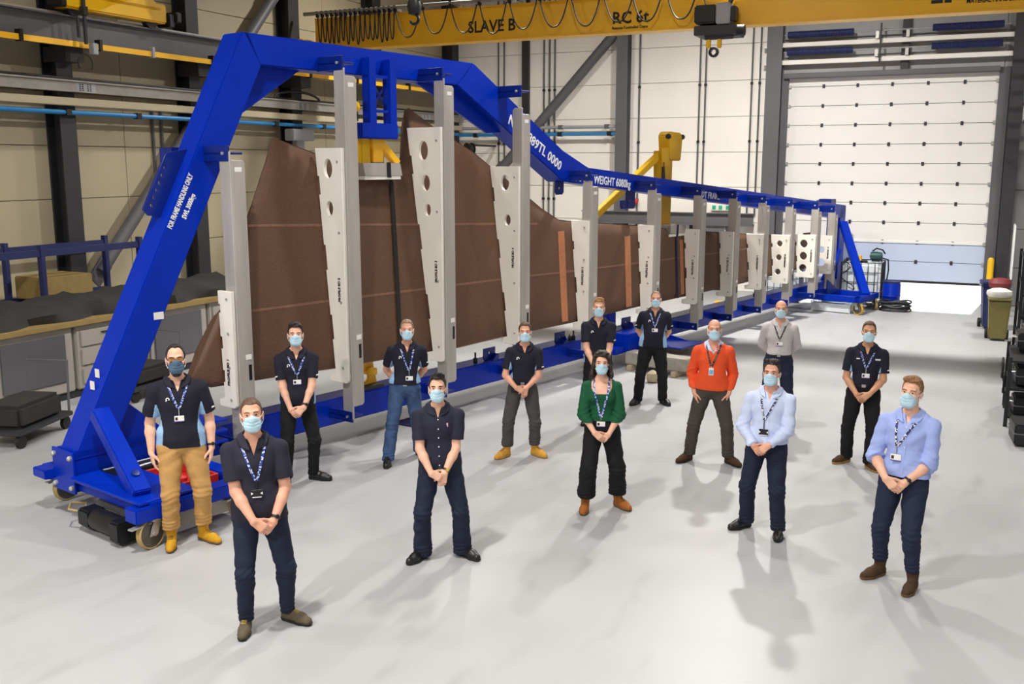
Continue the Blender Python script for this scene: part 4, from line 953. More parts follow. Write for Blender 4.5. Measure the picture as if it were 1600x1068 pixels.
# cable ladder high on the right
cl = empty('cable_ladder', (0.6, 26, 4.5), label='grey cable ladder rising at the upper right edge beside the door', cat='cable ladder')
for dz in (0, 0.42):
    MB().tube([(0.0, 1.5, 0.15 + dz), (1.4, -1.0, 1.7 + dz)], 0.04, 8).build('side_rail', M_DARKST, cl)
for k in range(9):
    t = k / 8
    MB().tube([(1.4 * t, 1.5 - 2.5 * t, 0.15 + 1.55 * t), (1.4 * t, 1.5 - 2.5 * t, 0.57 + 1.55 * t)], 0.022, 6).build('rung', M_LGREY, cl)
for k in range(6):
    MB().box(0.05, 1.6, 1.2, 1.28, 0.7 + 0.32 * k, 0.76 + 0.32 * k).build('bracket_arm', M_LGREY, cl)
MB().box(0.35, 0.42, 1.2, 1.3, -4.5, 3.0).build('mast', M_DARKST, cl)

# ================================================================== left side: bench with machine cabinets, tarpaulin and blue rack
bn = empty('work_bench', (-13.4, 8.0, 0), label='long grey machine bench along the left wall behind the slanting blue post', cat='bench')
for k in range(8):
    y = k * 1.5
    MB().box(-0.6, 0.55, y + 0.02, y + 1.46, 0.12, 1.15).build('cabinet', M_BENCH, bn, bevel=0.02)
    if k % 2:
        MB().box(0.55, 0.58, y + 0.15, y + 1.3, 0.3, 1.05).build('dark_door', M_GREY, bn, bevel=0.01)
    else:
        for z in (0.2, 0.5, 0.8):
            MB().box(0.55, 0.58, y + 0.1, y + 1.38, z, z + 0.26).build('drawer', M_BENCH, bn, bevel=0.01)
            MB().box(0.58, 0.61, y + 0.5, y + 1.0, z + 0.18, z + 0.2).build('handle', M_DARKST, bn)
MB().box(-0.7, 0.65, -0.1, 12.1, 1.15, 1.23).build('worktop', M_TAN, bn, bevel=0.01)
MB().box(-0.62, 0.5, 0, 12.0, 0.0, 0.12).build('plinth', M_DARKST, bn)
rv = np.random.RandomState(3)
vs = []; fs = []
NT = 40
for i in range(NT + 1):
    for j in range(9):
        a = PI * j / 8
        r_ = 0.34 + 0.06 * math.sin(i * 0.9 + j) + rv.rand() * 0.05
        if i in (0, NT): r_ *= 0.4
        vs.append((-0.05 + 0.5 * math.cos(a) * (r_ / 0.36), 0.3 + i * 0.17 + rv.rand() * 0.03, 1.23 + 0.9 * r_ * math.sin(a)))
for i in range(NT):
    for j in range(8):
        fs.append((i * 9 + j, i * 9 + j + 1, (i + 1) * 9 + j + 1, (i + 1) * 9 + j))
    fs.append((i * 9 + 8, i * 9, (i + 1) * 9, (i + 1) * 9 + 8))
fs.append(tuple(range(9))[::-1]); fs.append(tuple(NT * 9 + j for j in range(9)))
tp = MB().add(vs, fs).build('tarpaulin', M_TARP); tp.location = (-13.4, 8.0, 0); tag(tp, 'long heap under a dark tarpaulin on the bench at the far left', 'tarpaulin')
rk = empty('pallet_rack', (-15.0, 9.5, 0), label='dark blue pallet rack against the left wall behind the bench', cat='rack')
for y in (0, 2.4, 4.6):
    for x in (-0.45, 0.45):
        MB().box(x - 0.05, x + 0.05, y - 0.04, y + 0.04, 0, 2.3).build('upright', M_NAVY, rk)
for z in (1.2, 2.1):
    for x in (-0.45, 0.45):
        MB().box(x - 0.03, x + 0.03, 0, 4.6, z, z + 0.12).build('rack_beam', M_NAVY, rk)
for y, z, m_, l in ((0.7, 1.34, M_RED, 'red crate on the blue rack at the far left'), (3.0, 1.34, M_TAN, 'tan crate on the blue rack beside the dark column')):
    c = MB().box(-0.4, 0.4, -0.5, 0.5, 0, 0.4).build('crate', m_, bevel=0.02); c.location = (-15.0, 9.5 + y, z - 0.02); tag(c, l, 'crate')
for k, (x, y, rz, h, l) in enumerate(((-11.6, 9.0, 0.3, 0.55, 'dark floor trolley nearest the left edge'), (-12.1, 11.6, 0.1, 0.5, 'dark floor trolley beyond the first one by the bench'))):
    e = empty('trolley', (x, y, 0), rz, l, 'trolley')
    MB().box(-0.35, 0.35, -0.6, 0.6, 0.18, 0.24).build('deck', M_DARKST, e, bevel=0.01)
    MB().box(-0.3, 0.3, -0.5, 0.45, 0.24, h).build('load', M_TARP, e, bevel=0.05)
    MB().tube([(-0.3, 0.58, 0.24), (-0.3, 0.62, 0.95), (0.3, 0.62, 0.95), (0.3, 0.58, 0.24)], 0.018, 8).build('handle', M_GREY, e)
    for sx in (-1, 1):
        for sy in (-1, 1):
            MB().lathe([(0.02, -0.025), (0.09, -0.025), (0.09, 0.025), (0.02, 0.025)], (sx * 0.28, sy * 0.5, 0.09), (1, 0, 0), 14).build('wheel', M_RUB, e)
# ================================================================== people: smooth bodies grown from blended solids on a grid
class Field:
    def __init__(self, xs, ys, zs):
        self.x = np.asarray(xs, np.float32); self.y = np.asarray(ys, np.float32); self.z = np.asarray(zs, np.float32)
        self.F = np.full((len(xs), len(ys), len(zs)), 0.2, np.float32)
    def block(self, lo, hi):
        sl = []
        for a, l, h in ((self.x, lo[0], hi[0]), (self.y, lo[1], hi[1]), (self.z, lo[2], hi[2])):
            i0 = max(0, int(np.searchsorted(a, l)) - 1); i1 = min(len(a), int(np.searchsorted(a, h)) + 1)
            sl.append(slice(i0, i1))
        if any(s.stop - s.start < 1 for s in sl): return None
        return tuple(sl), self.x[sl[0]][:, None, None], self.y[sl[1]][None, :, None], self.z[sl[2]][None, None, :]
    def merge(self, sl, d, k, sub=False):
        A = self.F[sl]
        if sub:      # smooth subtraction
            d = -d
            h = np.clip(0.5 - 0.5 * (A - d) / k, 0, 1) if k > 0 else None
            self.F[sl] = (A * (1 - h) + d * h + k * h * (1 - h)) if k > 0 else np.maximum(A, d)
        else:
            if k > 0:
                h = np.clip(0.5 + 0.5 * (A - d) / k, 0, 1)
                self.F[sl] = A * (1 - h) + d * h - k * h * (1 - h)
            else:
                self.F[sl] = np.minimum(A, d)
    def cone(self, a, b, ra, rb, k=0.02, sub=False, cut=None, flat=1.0):
        """round cone a-b; cut=(point, normal) keeps the side the normal points away from"""
        a = np.array(a, float); b = np.array(b, float); m = max(ra, rb) + k + 0.02
        r = self.block(np.minimum(a, b) - m, np.maximum(a, b) + m)
        if r is None: return
        sl, X, Y, Z = r
        ba = b - a; L = max(1e-9, float(ba @ ba))
        px, py, pz = X - a[0], Y - a[1], Z - a[2]
        t = np.clip((px * ba[0] + py * ba[1] + pz * ba[2]) / L, 0, 1)
        d = np.sqrt((px - t * ba[0]) ** 2 + ((py - t * ba[1]) * flat) ** 2 + (pz - t * ba[2]) ** 2) - (ra + (rb - ra) * t)
        if cut is not None:
            c, n = np.array(cut[0], float), np.array(cut[1], float); n = n / np.linalg.norm(n)
            d = np.maximum(d, (X - c[0]) * n[0] + (Y - c[1]) * n[1] + (Z - c[2]) * n[2])
        self.merge(sl, d, k, sub)
    def ell(self, c, r, k=0.02, R=None, sub=False, clip=None):
        c = np.array(c, float); r = np.array(r, float); m = float(max(r)) + k + 0.02
        q = self.block(c - m, c + m)
        if q is None: return
        sl, X, Y, Z = q
        px, py, pz = X - c[0], Y - c[1], Z - c[2]
        if R is not None:
            R = np.array(R)
            px, py, pz = (px * R[0, 0] + py * R[1, 0] + pz * R[2, 0], px * R[0, 1] + py * R[1, 1] + pz * R[2, 1], px * R[0, 2] + py * R[1, 2] + pz * R[2, 2])
        k0 = np.sqrt((px / r[0]) ** 2 + (py / r[1]) ** 2 + (pz / r[2]) ** 2)
        k1 = np.sqrt((px / r[0] ** 2) ** 2 + (py / r[1] ** 2) ** 2 + (pz / r[2] ** 2) ** 2) + 1e-9
        d = k0 * (k0 - 1.0) / k1
        d = np.where(k0 < 1e-3, -float(min(r)), d)
        if clip is not None: d = np.maximum(d, clip(px, py, pz))
        self.merge(sl, d, k, sub)
    def grid(self): return self.x[:, None, None], self.y[None, :, None], self.z[None, None, :]
    def sample(self, p):
        out = []
        for a, v in ((self.x, p[0]), (self.y, p[1]), (self.z, p[2])):
            out.append(min(len(a) - 1, max(0, int(np.searchsorted(a, v)))))
        return float(self.F[tuple(out)])

def surface(f):
    """surface nets: quads through the zero set of the field"""
    F = f.F.copy()
    F[0] = F[-1] = 0.2; F[:, 0] = F[:, -1] = 0.2; F[:, :, 0] = F[:, :, -1] = 0.2
    S = F < 0
    C = [(i, j, k) for i in (0, 1) for j in (0, 1) for k in (0, 1)]
    nx, ny, nz = F.shape
    def cv(A, c): return A[c[0]:nx - 1 + c[0], c[1]:ny - 1 + c[1], c[2]:nz - 1 + c[2]]
    anyv = np.zeros((nx - 1, ny - 1, nz - 1), bool); allv = np.ones_like(anyv)
    for c in C:
        s = cv(S, c); anyv |= s; allv &= s
    I, J, K = np.nonzero(anyv & ~allv)
    n = len(I)
    if n == 0: return np.zeros((0, 3)), np.zeros((0, 4), int)
    vals = {c: F[I + c[0], J + c[1], K + c[2]] for c in C}
    acc = np.zeros((n, 3)); cnt = np.zeros(n)
    for a in C:
        for ax in range(3):
            if a[ax]: continue
            b = list(a); b[ax] = 1; b = tuple(b)
            va, vb = vals[a], vals[b]
            m = (va < 0) != (vb < 0)
            t = np.where(m, va / np.where(m, va - vb, 1), 0)
            p = np.array(a, float)[None, :].repeat(n, 0); p[:, ax] += t
            acc += p * m[:, None]; cnt += m
    acc /= cnt[:, None]
    def co(arr, idx, fr): return arr[idx] + fr * (arr[idx + 1] - arr[idx])
    V = np.stack([co(f.x, I, acc[:, 0]), co(f.y, J, acc[:, 1]), co(f.z, K, acc[:, 2])], 1)
    idx = np.full((nx - 1, ny - 1, nz - 1), -1, np.int64); idx[I, J, K] = np.arange(n)
    Q = []
    for ax in range(3):
        sl0 = [slice(1, -1)] * 3; sl1 = [slice(1, -1)] * 3
        sl0[ax] = slice(0, -1); sl1[ax] = slice(1, None)
        m = S[tuple(sl0)] != S[tuple(sl1)]
        ii = list(np.nonzero(m))
        for d in range(3):
            if d != ax: ii[d] = ii[d] + 1
        u, v = [(1, 2), (2, 0), (0, 1)][ax]
        def g(du, dv):
            q = [a.copy() for a in ii]; q[u] = q[u] - du; q[v] = q[v] - dv
            return idx[q[0], q[1], q[2]]
        quad = np.stack([g(1, 1), g(0, 1), g(0, 0), g(1, 0)], 1)
        inside = S[ii[0], ii[1], ii[2]]
        quad[~inside] = quad[~inside][:, ::-1]
        Q.append(quad)
    Q = np.concatenate(Q)
    Q = Q[(Q >= 0).all(1)]
    return V, Q

def np_mesh(name, V, Q, material, parent):
    me = bpy.data.meshes.new(name)
    me.vertices.add(len(V)); me.vertices.foreach_set('co', np.asarray(V, np.float32).ravel())
    me.loops.add(len(Q) * 4); me.loops.foreach_set('vertex_index', np.asarray(Q, np.int32).ravel())
    me.polygons.add(len(Q)); me.polygons.foreach_set('loop_start', np.arange(0, len(Q) * 4, 4, dtype=np.int32))
    try: me.polygons.foreach_set('loop_total', np.full(len(Q), 4, np.int32))
    except Exception: pass
    me.polygons.foreach_set('use_smooth', np.ones(len(Q), bool))
    me.update(calc_edges=True)
    return link_mesh(name, me, material, parent)

def split_mesh(V, Q, mask):
    """faces where mask is true, with their own vertices"""
    q = Q[mask]
    u, inv = np.unique(q.ravel(), return_inverse=True)
    return V[u], inv.reshape(-1, 4)

def rot(yaw=0, pitch=0, roll=0):
    """head frame: yaw about z, pitch tips the face (-y) up, roll tilts to the side"""
    cy, sy = math.cos(yaw), math.sin(yaw); cp, sp = math.cos(pitch), math.sin(pitch); cr, sr = math.cos(roll), math.sin(roll)
    Rz = np.array([[cy, -sy, 0], [sy, cy, 0], [0, 0, 1]]); Rx = np.array([[1, 0, 0], [0, cp, sp], [0, -sp, cp]]); Ry = np.array([[cr, 0, sr], [0, 1, 0], [-sr, 0, cr]])
    return Rz @ Rx @ Ry

def nrm(v):
    v = np.array(v, float); return v / max(1e-9, np.linalg.norm(v))

def ik(S, Wp, l1, l2, hint):
    S = np.array(S, float); Wp = np.array(Wp, float); d = Wp - S; D = np.linalg.norm(d)
    if D > (l1 + l2) * 0.995:
        l1, l2 = l1 * D / ((l1 + l2) * 0.995), l2 * D / ((l1 + l2) * 0.995)
    u = d / D; a = (l1 * l1 - l2 * l2 + D * D) / (2 * D); h = math.sqrt(max(0, l1 * l1 - a * a))
    hn = np.array(hint, float); hn = nrm(hn - u * (hn @ u))
    return S + u * a + hn * h

def rodr(v, ax, a):
    ax = nrm(ax); v = np.array(v, float)
    return v * math.cos(a) + np.cross(ax, v) * math.sin(a) + ax * (ax @ v) * (1 - math.cos(a))

def hand_prims(Wp, d, pn, side, s, curl, thumb_in=0.5, spread=0.0):
    """palm and five fingers: wrist Wp, pointing direction d, palm normal pn (the side fingers close to), side = towards the thumb"""
    d = nrm(d); pn = nrm(np.array(pn) - d * (np.array(pn) @ d)); side = nrm(np.array(side) - d * (np.array(side) @ d) - pn * (np.array(side) @ pn))
    out = []
    offs = [0.031, 0.0105, -0.0105, -0.030]
    L = [(0.043, 0.026, 0.021), (0.047, 0.030, 0.022), (0.044, 0.028, 0.021), (0.035, 0.021, 0.018)]
    lens = [0.088, 0.091, 0.087, 0.079]
    for f in range(4):
        base = np.array(Wp) + side * (offs[f] * 0.55 * s)
        kn = np.array(Wp) + d * (lens[f] * s) + side * (offs[f] * s)
        out.append((base, kn, 0.0135 * s, 0.0115 * s, 0.014))
        p = kn; v = nrm(d + side * (spread * offs[f] * 6)); rr = 0.0093 * s
        for g in range(3):
            v = rodr(v, np.cross(v, pn), curl[g] * (1.0 + 0.12 * f))
            q = p + v * (L[f][g] * s)
            out.append((p, q, rr, rr * 0.92, 0.0045)); p = q; rr *= 0.92
    t0 = np.array(Wp) + d * (0.022 * s) + side * (0.026 * s) + pn * (0.006 * s)
    tv = nrm(d * 0.75 + side * (0.75 - 0.4 * thumb_in) + pn * (0.25 + 0.5 * thumb_in))
    t1 = t0 + tv * (0.042 * s); tv2 = nrm(tv + d * 0.35 - side * 0.25 * thumb_in); t2 = t1 + tv2 * (0.032 * s); t3 = t2 + nrm(tv2 + d * 0.2 - side * 0.2 * thumb_in) * (0.025 * s)
    out += [(t0, t1, 0.0155 * s, 0.0115 * s, 0.012), (t1, t2, 0.0112 * s, 0.0102 * s, 0.005), (t2, t3, 0.0102 * s, 0.0085 * s, 0.004)]
    return out

def wob(X, Y, Z, sd):
    """soft pseudo random folds, -1..1"""
    r = np.random.RandomState(sd); a = r.rand(12) * 6.28
    q1 = np.sin(23 * Z + 16 * X + a[10] + 2.2 * np.sin(9 * X - 5 * Y + a[11])); ridge = (1 - 2 * np.sqrt(np.abs(q1) + 0.02)) * np.sin(7 * X + 6 * Z + a[3])
    w1 = 0.8 * ridge + np.sin(11 * X + a[0] + 2.0 * np.sin(7 * Z + a[1])) + np.sin(9 * Y + a[2] + 1.6 * np.sin(8 * Z + a[3]))
    w2 = np.sin(34 * Z + 9 * X + a[4] + 1.5 * np.sin(13 * X + a[5])) * np.sin(12 * X + 10 * Y + a[6])
    w3 = np.sin(52 * Z - 18 * X + a[7] + 2 * np.sin(10 * Y + 9 * X + a[8]))
    return 0.4 * w1 + 0.7 * w2 + 0.5 * w3 * np.sin(8 * X + 6 * Z + a[9])

SKIN = {}
def skin_mat(name, rgb):
    m = mat(name, rgb, 0.5, var=0.07, scale=14, spec=0.4)
    b = m.node_tree.nodes['Principled BSDF']
    b.inputs['Subsurface Weight'].default_value = 0.12
    b.inputs['Subsurface Radius'].default_value = (0.012, 0.005, 0.003)
    return m
M_SKIN = [skin_mat('skin_fair', (232, 180, 152)), skin_mat('skin_rosy', (224, 166, 138)), skin_mat('skin_tanned', (206, 152, 118))]
M_EYE = mat('eye_white', (190, 180, 172), 0.25, var=0)
M_IRIS = mat('dark_iris', (52, 40, 32), 0.2, var=0)
M_MASK = mat('pale_blue_mask', (186, 218, 233), 0.75, var=0.03, scale=30)
M_MASKD = mat('slate_blue_mask', (74, 100, 124), 0.8, var=0.06, scale=30)
M_LOOP = mat('white_elastic', (232, 236, 238), 0.7, var=0)
def hair_mat(name, rgb):
    return mat(name, rgb, 0.55, var=0.5, scale=70, bump=0.6, bscale=130, stretch=(1.0, 0.4, 0.5))
def cloth_mat(name, rgb, rough=0.85, var=0.1, scale=90, bump=0.12, bscale=300):
    return mat(name, rgb, rough, var=var, scale=scale, bump=bump, bscale=bscale, spec=0.25)
def lanyard_mat(name, base, mark):
    """webbing printed with blocks of a second colour: no words, the print is too small to read"""
    m = bpy.data.materials.new(name); m.use_nodes = True
    n = m.node_tree; b = n.nodes['Principled BSDF']
    uv = n.nodes.new('ShaderNodeTexCoord')
    mp = n.nodes.new('ShaderNodeMapping'); n.links.new(uv.outputs['Generated'], mp.inputs[0]); mp.inputs['Scale'].default_value = (11, 6, 22)
    br = n.nodes.new('ShaderNodeTexVoronoi'); br.inputs['Scale'].default_value = 1.0; br.distance = 'CHEBYCHEV'
    n.links.new(mp.outputs[0], br.inputs['Vector'])
    rp = n.nodes.new('ShaderNodeValToRGB'); rp.color_ramp.interpolation = 'CONSTANT'
    rp.color_ramp.elements[0].color = lin(mark) + (1,); rp.color_ramp.elements[1].color = lin(base) + (1,); rp.color_ramp.elements[1].position = 0.36
    n.links.new(br.outputs['Distance'], rp.inputs[0]); n.links.new(rp.outputs[0], b.inputs['Base Color'])
    b.inputs['Roughness'].default_value = 0.6
    return m
M_LAN = {'blue': lanyard_mat('blue_lanyard', (36, 62, 150), (206, 214, 232)), 'navy': lanyard_mat('navy_lanyard', (26, 34, 92), (232, 234, 240)), 'black': lanyard_mat('black_lanyard', (22, 22, 26), (120, 110, 100))}
M_SILVER = mat('metal_clip', (190, 190, 192), 0.3, 0.8, var=0)
M_GLASS = mat('amber_spectacle_lens', (226, 176, 112), 0.08, var=0, alpha=0.75)
def make_person(cfg):
    H = cfg['H']; k = H / 1.78; fem = cfg.get('fem', False); bulk = cfg.get('bulk', 1.0); belly = cfg.get('belly', 0.0)
    near = cfg['h']
    root = Vector((cfg['root'][0], cfg['root'][1], 0)); yaw = cfg['yaw'] + cfg.get('turn', 0.0)
    c_, s_ = math.cos(-cfg.get('turn', 0.0)), math.sin(-cfg.get('turn', 0.0))
    tr = lambda p: np.array([p[0] * c_ - p[1] * s_, p[0] * s_ + p[1] * c_])      # keeps measured places when the body is turned
    fR = tr(cfg['L']); fL = tr(cfg['R'])              # image left foot is the person's right foot
    lean = cfg['lean']
    hx = lean
    # ---- skeleton
    pel = np.array([lean * 0.45, 0.0, 0.965 * k]); sh_w = (0.165 if fem else 0.180) * k * cfg.get('shw', 1.0)
    chest = np.array([lean * 0.8, 0.005, 1.29 * k]); neck = np.array([lean * 0.95, 0.015, 1.475 * k])
    headc = np.array([hx, -0.012, H - 0.122 * k]); hk = k * 1.0 * cfg.get('hs', 1.0)
    if fem: hk *= 0.97
    Rh = rot(cfg.get('hyaw', 0.0), cfg.get('hpitch', 0.12), cfg.get('hroll', 0.0))
    HP = lambda p: headc + Rh @ (np.array(p, float) * hk)
    hips = [pel + np.array([s * 0.092 * k, 0, -0.05 * k]) for s in (-1, 1)]
    feet = [np.array([fR[0], fR[1] + 0.045]), np.array([fL[0], fL[1] + 0.045])]
    fang = [math.radians(a) for a in cfg['toe']]
    ank = [np.array([feet[i][0] + 0.0, feet[i][1], 0.085 * k]) for i in (0, 1)]
    knee = []
    for i in (0, 1):
        kn = ik(hips[i], ank[i], 0.44 * k, 0.42 * k, (math.sin(fang[i]) * 0.6, -1, 0)); knee.append(kn)
    sho = [np.array([lean * 0.85 + s * sh_w, 0.012, 1.395 * k]) for s in (-1, 1)]
    arms = cfg['arms']; l1, l2 = 0.305 * k, 0.262 * k
    hz = cfg.get('handz', 0.86); hdx = cfg.get('handx', 0.0)
    wr = []; hd = []; pn = []; sd = []; eh = []; curl = (0.35, 0.5, 0.4); ti = 0.6
    if arms in ('clasp', 'wrist'):
        top = cfg.get('tophand', 0)
        for i, s in ((0, -1), (1, 1)):
            fr = (i == top)
            wr.append(np.array([hdx + s * (0.078 if not fr else 0.070), -0.185 - (0.035 if fr else -0.005) - belly * 0.6, hz + 0.060 + (0.012 if fr else -0.012)]))
            hd.append(nrm((-s * 0.80, -0.10 if fr else -0.02, -0.62 if fr else -0.80)))
            pn.append(nrm((0, 1.0, -0.25))); sd.append(nrm((-s * 0.6, -0.15, 0.8)))
            eh.append((s * 0.9, 0.75, -0.1))
        curl = (0.5, 0.75, 0.5); ti = 0.3
        if arms == 'wrist':      # one hand holds the other wrist
            wr[0] = np.array([hdx - 0.085, -0.215, hz + 0.055]); hd[0] = nrm((0.9, -0.05, -0.42))
            wr[1] = np.array([hdx + 0.035, -0.185, hz + 0.045]); hd[1] = nrm((-0.25, -0.05, -0.95))
            if top == 1: 
                wr[0], wr[1] = wr[1] * np.array([-1, 1, 1]) + np.array([2 * hdx, 0, 0]), wr[0] * np.array([-1, 1, 1]) + np.array([2 * hdx, 0, 0]); hd[0], hd[1] = hd[1] * np.array([-1, 1, 1]), hd[0] * np.array([-1, 1, 1])
    elif arms == 'side':
        for s in (-1, 1):
            wr.append(np.array([lean * 0.5 + s * (sh_w + 0.075), -0.03, 0.86 * k])); hd.append(nrm((-s * 0.12, -0.12, -1))); pn.append(nrm((-s, 0.25, 0))); sd.append(nrm((0, -1, 0))); eh.append((s * 0.35, 1.0, 0))
        curl = (0.25, 0.35, 0.25)
    elif arms == 'back':
        for s in (-1, 1):
            wr.append(np.array([lean * 0.5 + s * 0.075, 0.20, 0.93 * k])); hd.append(nrm((-s * 0.8, 0.1, -0.6))); pn.append(nrm((0, 1, 0))); sd.append(nrm((0, 0, -1))); eh.append((s * 1.0, 0.35, 0))
    elif arms == 'pocket':
        for s in (-1, 1):
            wr.append(np.array([lean * 0.5 + s * 0.205 * k, -0.05, 0.885 * k])); hd.append(nrm((-s * 0.30, -0.2, -1))); pn.append(nrm((-s, 0.3, 0))); sd.append(nrm((-s * 0.35, -1, 0))); eh.append((s * 0.45, 1.0, 0))
        curl = (0.2, 0.25, 0.2); ti = 0.2
    elb = [ik(sho[i], wr[i], l1, l2, eh[i]) for i in (0, 1)]

    # ---- body
    h = near
    hand_z = [w[2] for w in wr]
    zf = []
    z = -0.01
    zlo, zhi = min(hand_z) - 0.20, max(hand_z) + 0.05
    while z < H + 0.05:
        zf.append(z); z += h if (zlo < z < zhi or z > neck[2] - 0.12) else h * 2.2
    half = max(0.42, abs(feet[0][0]) + 0.16, abs(feet[1][0]) + 0.16)
    f = Field(np.arange(-half, half, h), np.arange(-0.40, 0.36, h), zf)
    bt = 0.93 if fem else 1.0
    def torso(f, e):
        f.ell(pel + np.array([0, 0.005, -0.01]), (np.array([0.158, 0.112, 0.13]) * k * (1.02 if fem else 0.98) + e) * bulk, 0.02)
        f.ell((pel + chest) / 2 + np.array([0, -belly * 0.5, -0.02]), (np.array([0.138 * bt, 0.105 + belly * 0.5, 0.17]) * k + e) * bulk, 0.06)
        f.ell(chest + np.array([0, 0.0, 0.0]), (np.array([0.158 * bt, 0.113, 0.175]) * k + e) * bulk, 0.04)
        if fem:
            for s in (-1, 1): f.ell(chest + np.array([s * 0.07, -0.075, 0.01]), np.array([0.06, 0.055, 0.06]) * k + e, 0.04)
        f.cone(sho[0] + np.array([0.02, 0, -0.02]), sho[1] + np.array([-0.02, 0, -0.02]), 0.050 * k * bt + e, 0.050 * k * bt + e, 0.03)
        for s in (-1, 1):
            f.cone(neck + np.array([s * 0.030, 0.018, 0.005]), sho[(s + 1) // 2] + np.array([-s * 0.035, 0.01, 0.012]), 0.043 * k * bt + e * 0.8, 0.040 * k * bt + e, 0.03)
    torso(f, 0.0)
    f.cone(neck + np.array([0, 0.012, -0.05]), HP((0, 0.025, -0.05)), 0.059 * k * bt, 0.054 * k * bt, 0.02)
    for i in (0, 1):
        f.cone(sho[i], elb[i], 0.054 * k * bulk * bt, 0.041 * k * bt, 0.03)
        md = elb[i] * 0.68 + wr[i] * 0.32
        f.cone(elb[i], md, 0.041 * k * bt, 0.043 * k * bulk * bt, 0.02)
        f.cone(md, wr[i], 0.042 * k * bulk * bt, 0.0265 * k * bt, 0.02)
        f.cone(hips[i], knee[i], 0.086 * k * bulk, 0.056 * k, 0.03)
        cf = knee[i] * 0.65 + ank[i] * 0.35 + np.array([0, 0.015, 0])
        f.cone(knee[i], cf, 0.055 * k, 0.056 * k, 0.02); f.cone(cf, ank[i], 0.055 * k, 0.037 * k, 0.02)
        tv = np.array([math.sin(fang[i]), -math.cos(fang[i]), 0])
        f.cone(ank[i] + np.array([0, 0, -0.045]), ank[i] + tv * 0.14 * k + np.array([0, 0, -0.05]), 0.035 * k, 0.026 * k, 0.02)
        for (a, b, ra, rb, kk) in hand_prims(wr[i], hd[i], pn[i], sd[i], 0.98 * k * bt, curl, ti):
            f.cone(a, b, ra, rb, kk)
    # head
    hl = lambda r: np.array(r) * hk
    jw = 0.9 if fem else 1.0
    f.ell(HP((0, 0.014, 0.036)), hl((0.0745, 0.094, 0.087)), 0.02, Rh)
    f.ell(HP((0, -0.026, -0.042)), hl((0.059 * jw, 0.066, 0.074)), 0.03, Rh)
    f.ell(HP((0, -0.070, -0.098)), hl((0.024 * jw, 0.022, 0.02)), 0.025, Rh)
    for s in (-1, 1):
        f.ell(HP((s * 0.038, -0.058, -0.028)), hl((0.026, 0.024, 0.024)), 0.02, Rh)
        f.cone(HP((s * 0.045, -0.070, 0.030)), HP((s * 0.012, -0.085, 0.026)), 0.010 * hk, 0.010 * hk, 0.014)
        f.ell(HP((s * 0.031, -0.098, 0.006)), hl((0.016, 0.016, 0.011)), 0.010, Rh, sub=True)
        f.cone(HP((s * 0.018, -0.0860, 0.0122)), HP((s * 0.046, -0.0780, 0.0110)), 0.0064 * hk, 0.006 * hk, 0.006)
        f.cone(HP((s * 0.020, -0.0838, -0.0042)), HP((s * 0.044, -0.0768, -0.0034)), 0.0055 * hk, 0.0055 * hk, 0.006)
        f.ell(HP((s * 0.077, 0.008, -0.012)), hl((0.009, 0.019, 0.032)), 0.006, Rh @ rot(0, 0.15, s * 0.2))
        f.ell(HP((s * 0.083, -0.002, -0.010)), hl((0.006, 0.009, 0.016)), 0.004, Rh, sub=True)
    f.cone(HP((0, -0.084, 0.014)), HP((0, -0.108, -0.026)), 0.009 * hk, 0.014 * hk, 0.012)
    for s in (-1, 1): f.ell(HP((s * 0.011, -0.098, -0.030)), hl((0.009, 0.011, 0.008)), 0.006, Rh)
    f.cone(HP((-0.018, -0.086, -0.060)), HP((0.018, -0.086, -0.060)), 0.008 * hk, 0.008 * hk, 0.008)
    f.cone(HP((-0.016, -0.084, -0.072)), HP((0.016, -0.084, -0.072)), 0.008 * hk, 0.008 * hk, 0.008)
    V, Q = surface(f); bodyF = f
    skin = M_SKIN[cfg.get('skin', 0)]
    person = np_mesh('person', V, Q, skin, None)
    person.location = root; person.rotation_euler = (0, 0, yaw)
    tag(person, cfg['label'], 'person', 'people standing spread out on the hall floor')
    bodyV, bodyQ = V, Q

    # ---- eyes, brows
    for s in (-1, 1):
        e = MB().lathe([(0.0115 * math.sin(a) + 1e-4, -0.0115 * math.cos(a)) for a in np.linspace(0, PI, 9)], HP((s * 0.0315, -0.0755, 0.005)), tuple(Rh @ np.array([0, -1, 0.0])), 14).build('eye', M_EYE, person)
        MB().lathe([(0.0075, 0.0), (0.0055, 0.0018), (0.0005, 0.0024)], HP((s * 0.0315, -0.0755 - 0.0098, 0.005)), tuple(Rh @ np.array([0, -1, 0.0])), 12).build('iris', M_IRIS, e)
        MB().tube([HP((s * 0.0155, -0.0962, 0.0225)), HP((s * 0.030, -0.0950, 0.0275)), HP((s * 0.047, -0.0835, 0.0225))], 0.0036 * hk * cfg.get('brow', 1.0), 6).build('eyebrow', cfg['hairm'], person)

    # ---- hair
    hs = cfg['hair']; hm = cfg['hairm']; seed = cfg['seed']
    hh = max(h * 0.8, 0.0045)
    lo = headc - 0.19 * hk; hi = headc + 0.19 * hk
    if hs == 'long': lo = lo - np.array([0.05, 0.03, 0.14])
    g = Field(np.arange(lo[0], hi[0] + (0.05 if hs == 'long' else 0), hh), np.arange(lo[1], hi[1] + 0.03, hh), np.arange(lo[2], hi[2] + 0.02, hh))
    th = {'buzz': 0.003, 'crop': 0.005, 'short': 0.006, 'side': 0.007, 'quiff': 0.005, 'messy': 0.007, 'long': 0.012, 'bald': 0.003, 'recede': 0.005}[hs]
    g.ell(HP((0, 0.014, 0.036)), hl((0.0745 + th, 0.094 + th, 0.087 + th)), 0.01, Rh)
    if hs in ('crop', 'short', 'recede'):
        g.ell(HP((0, 0.005, 0.062)), hl((0.068, 0.088, 0.072)), 0.015, Rh)
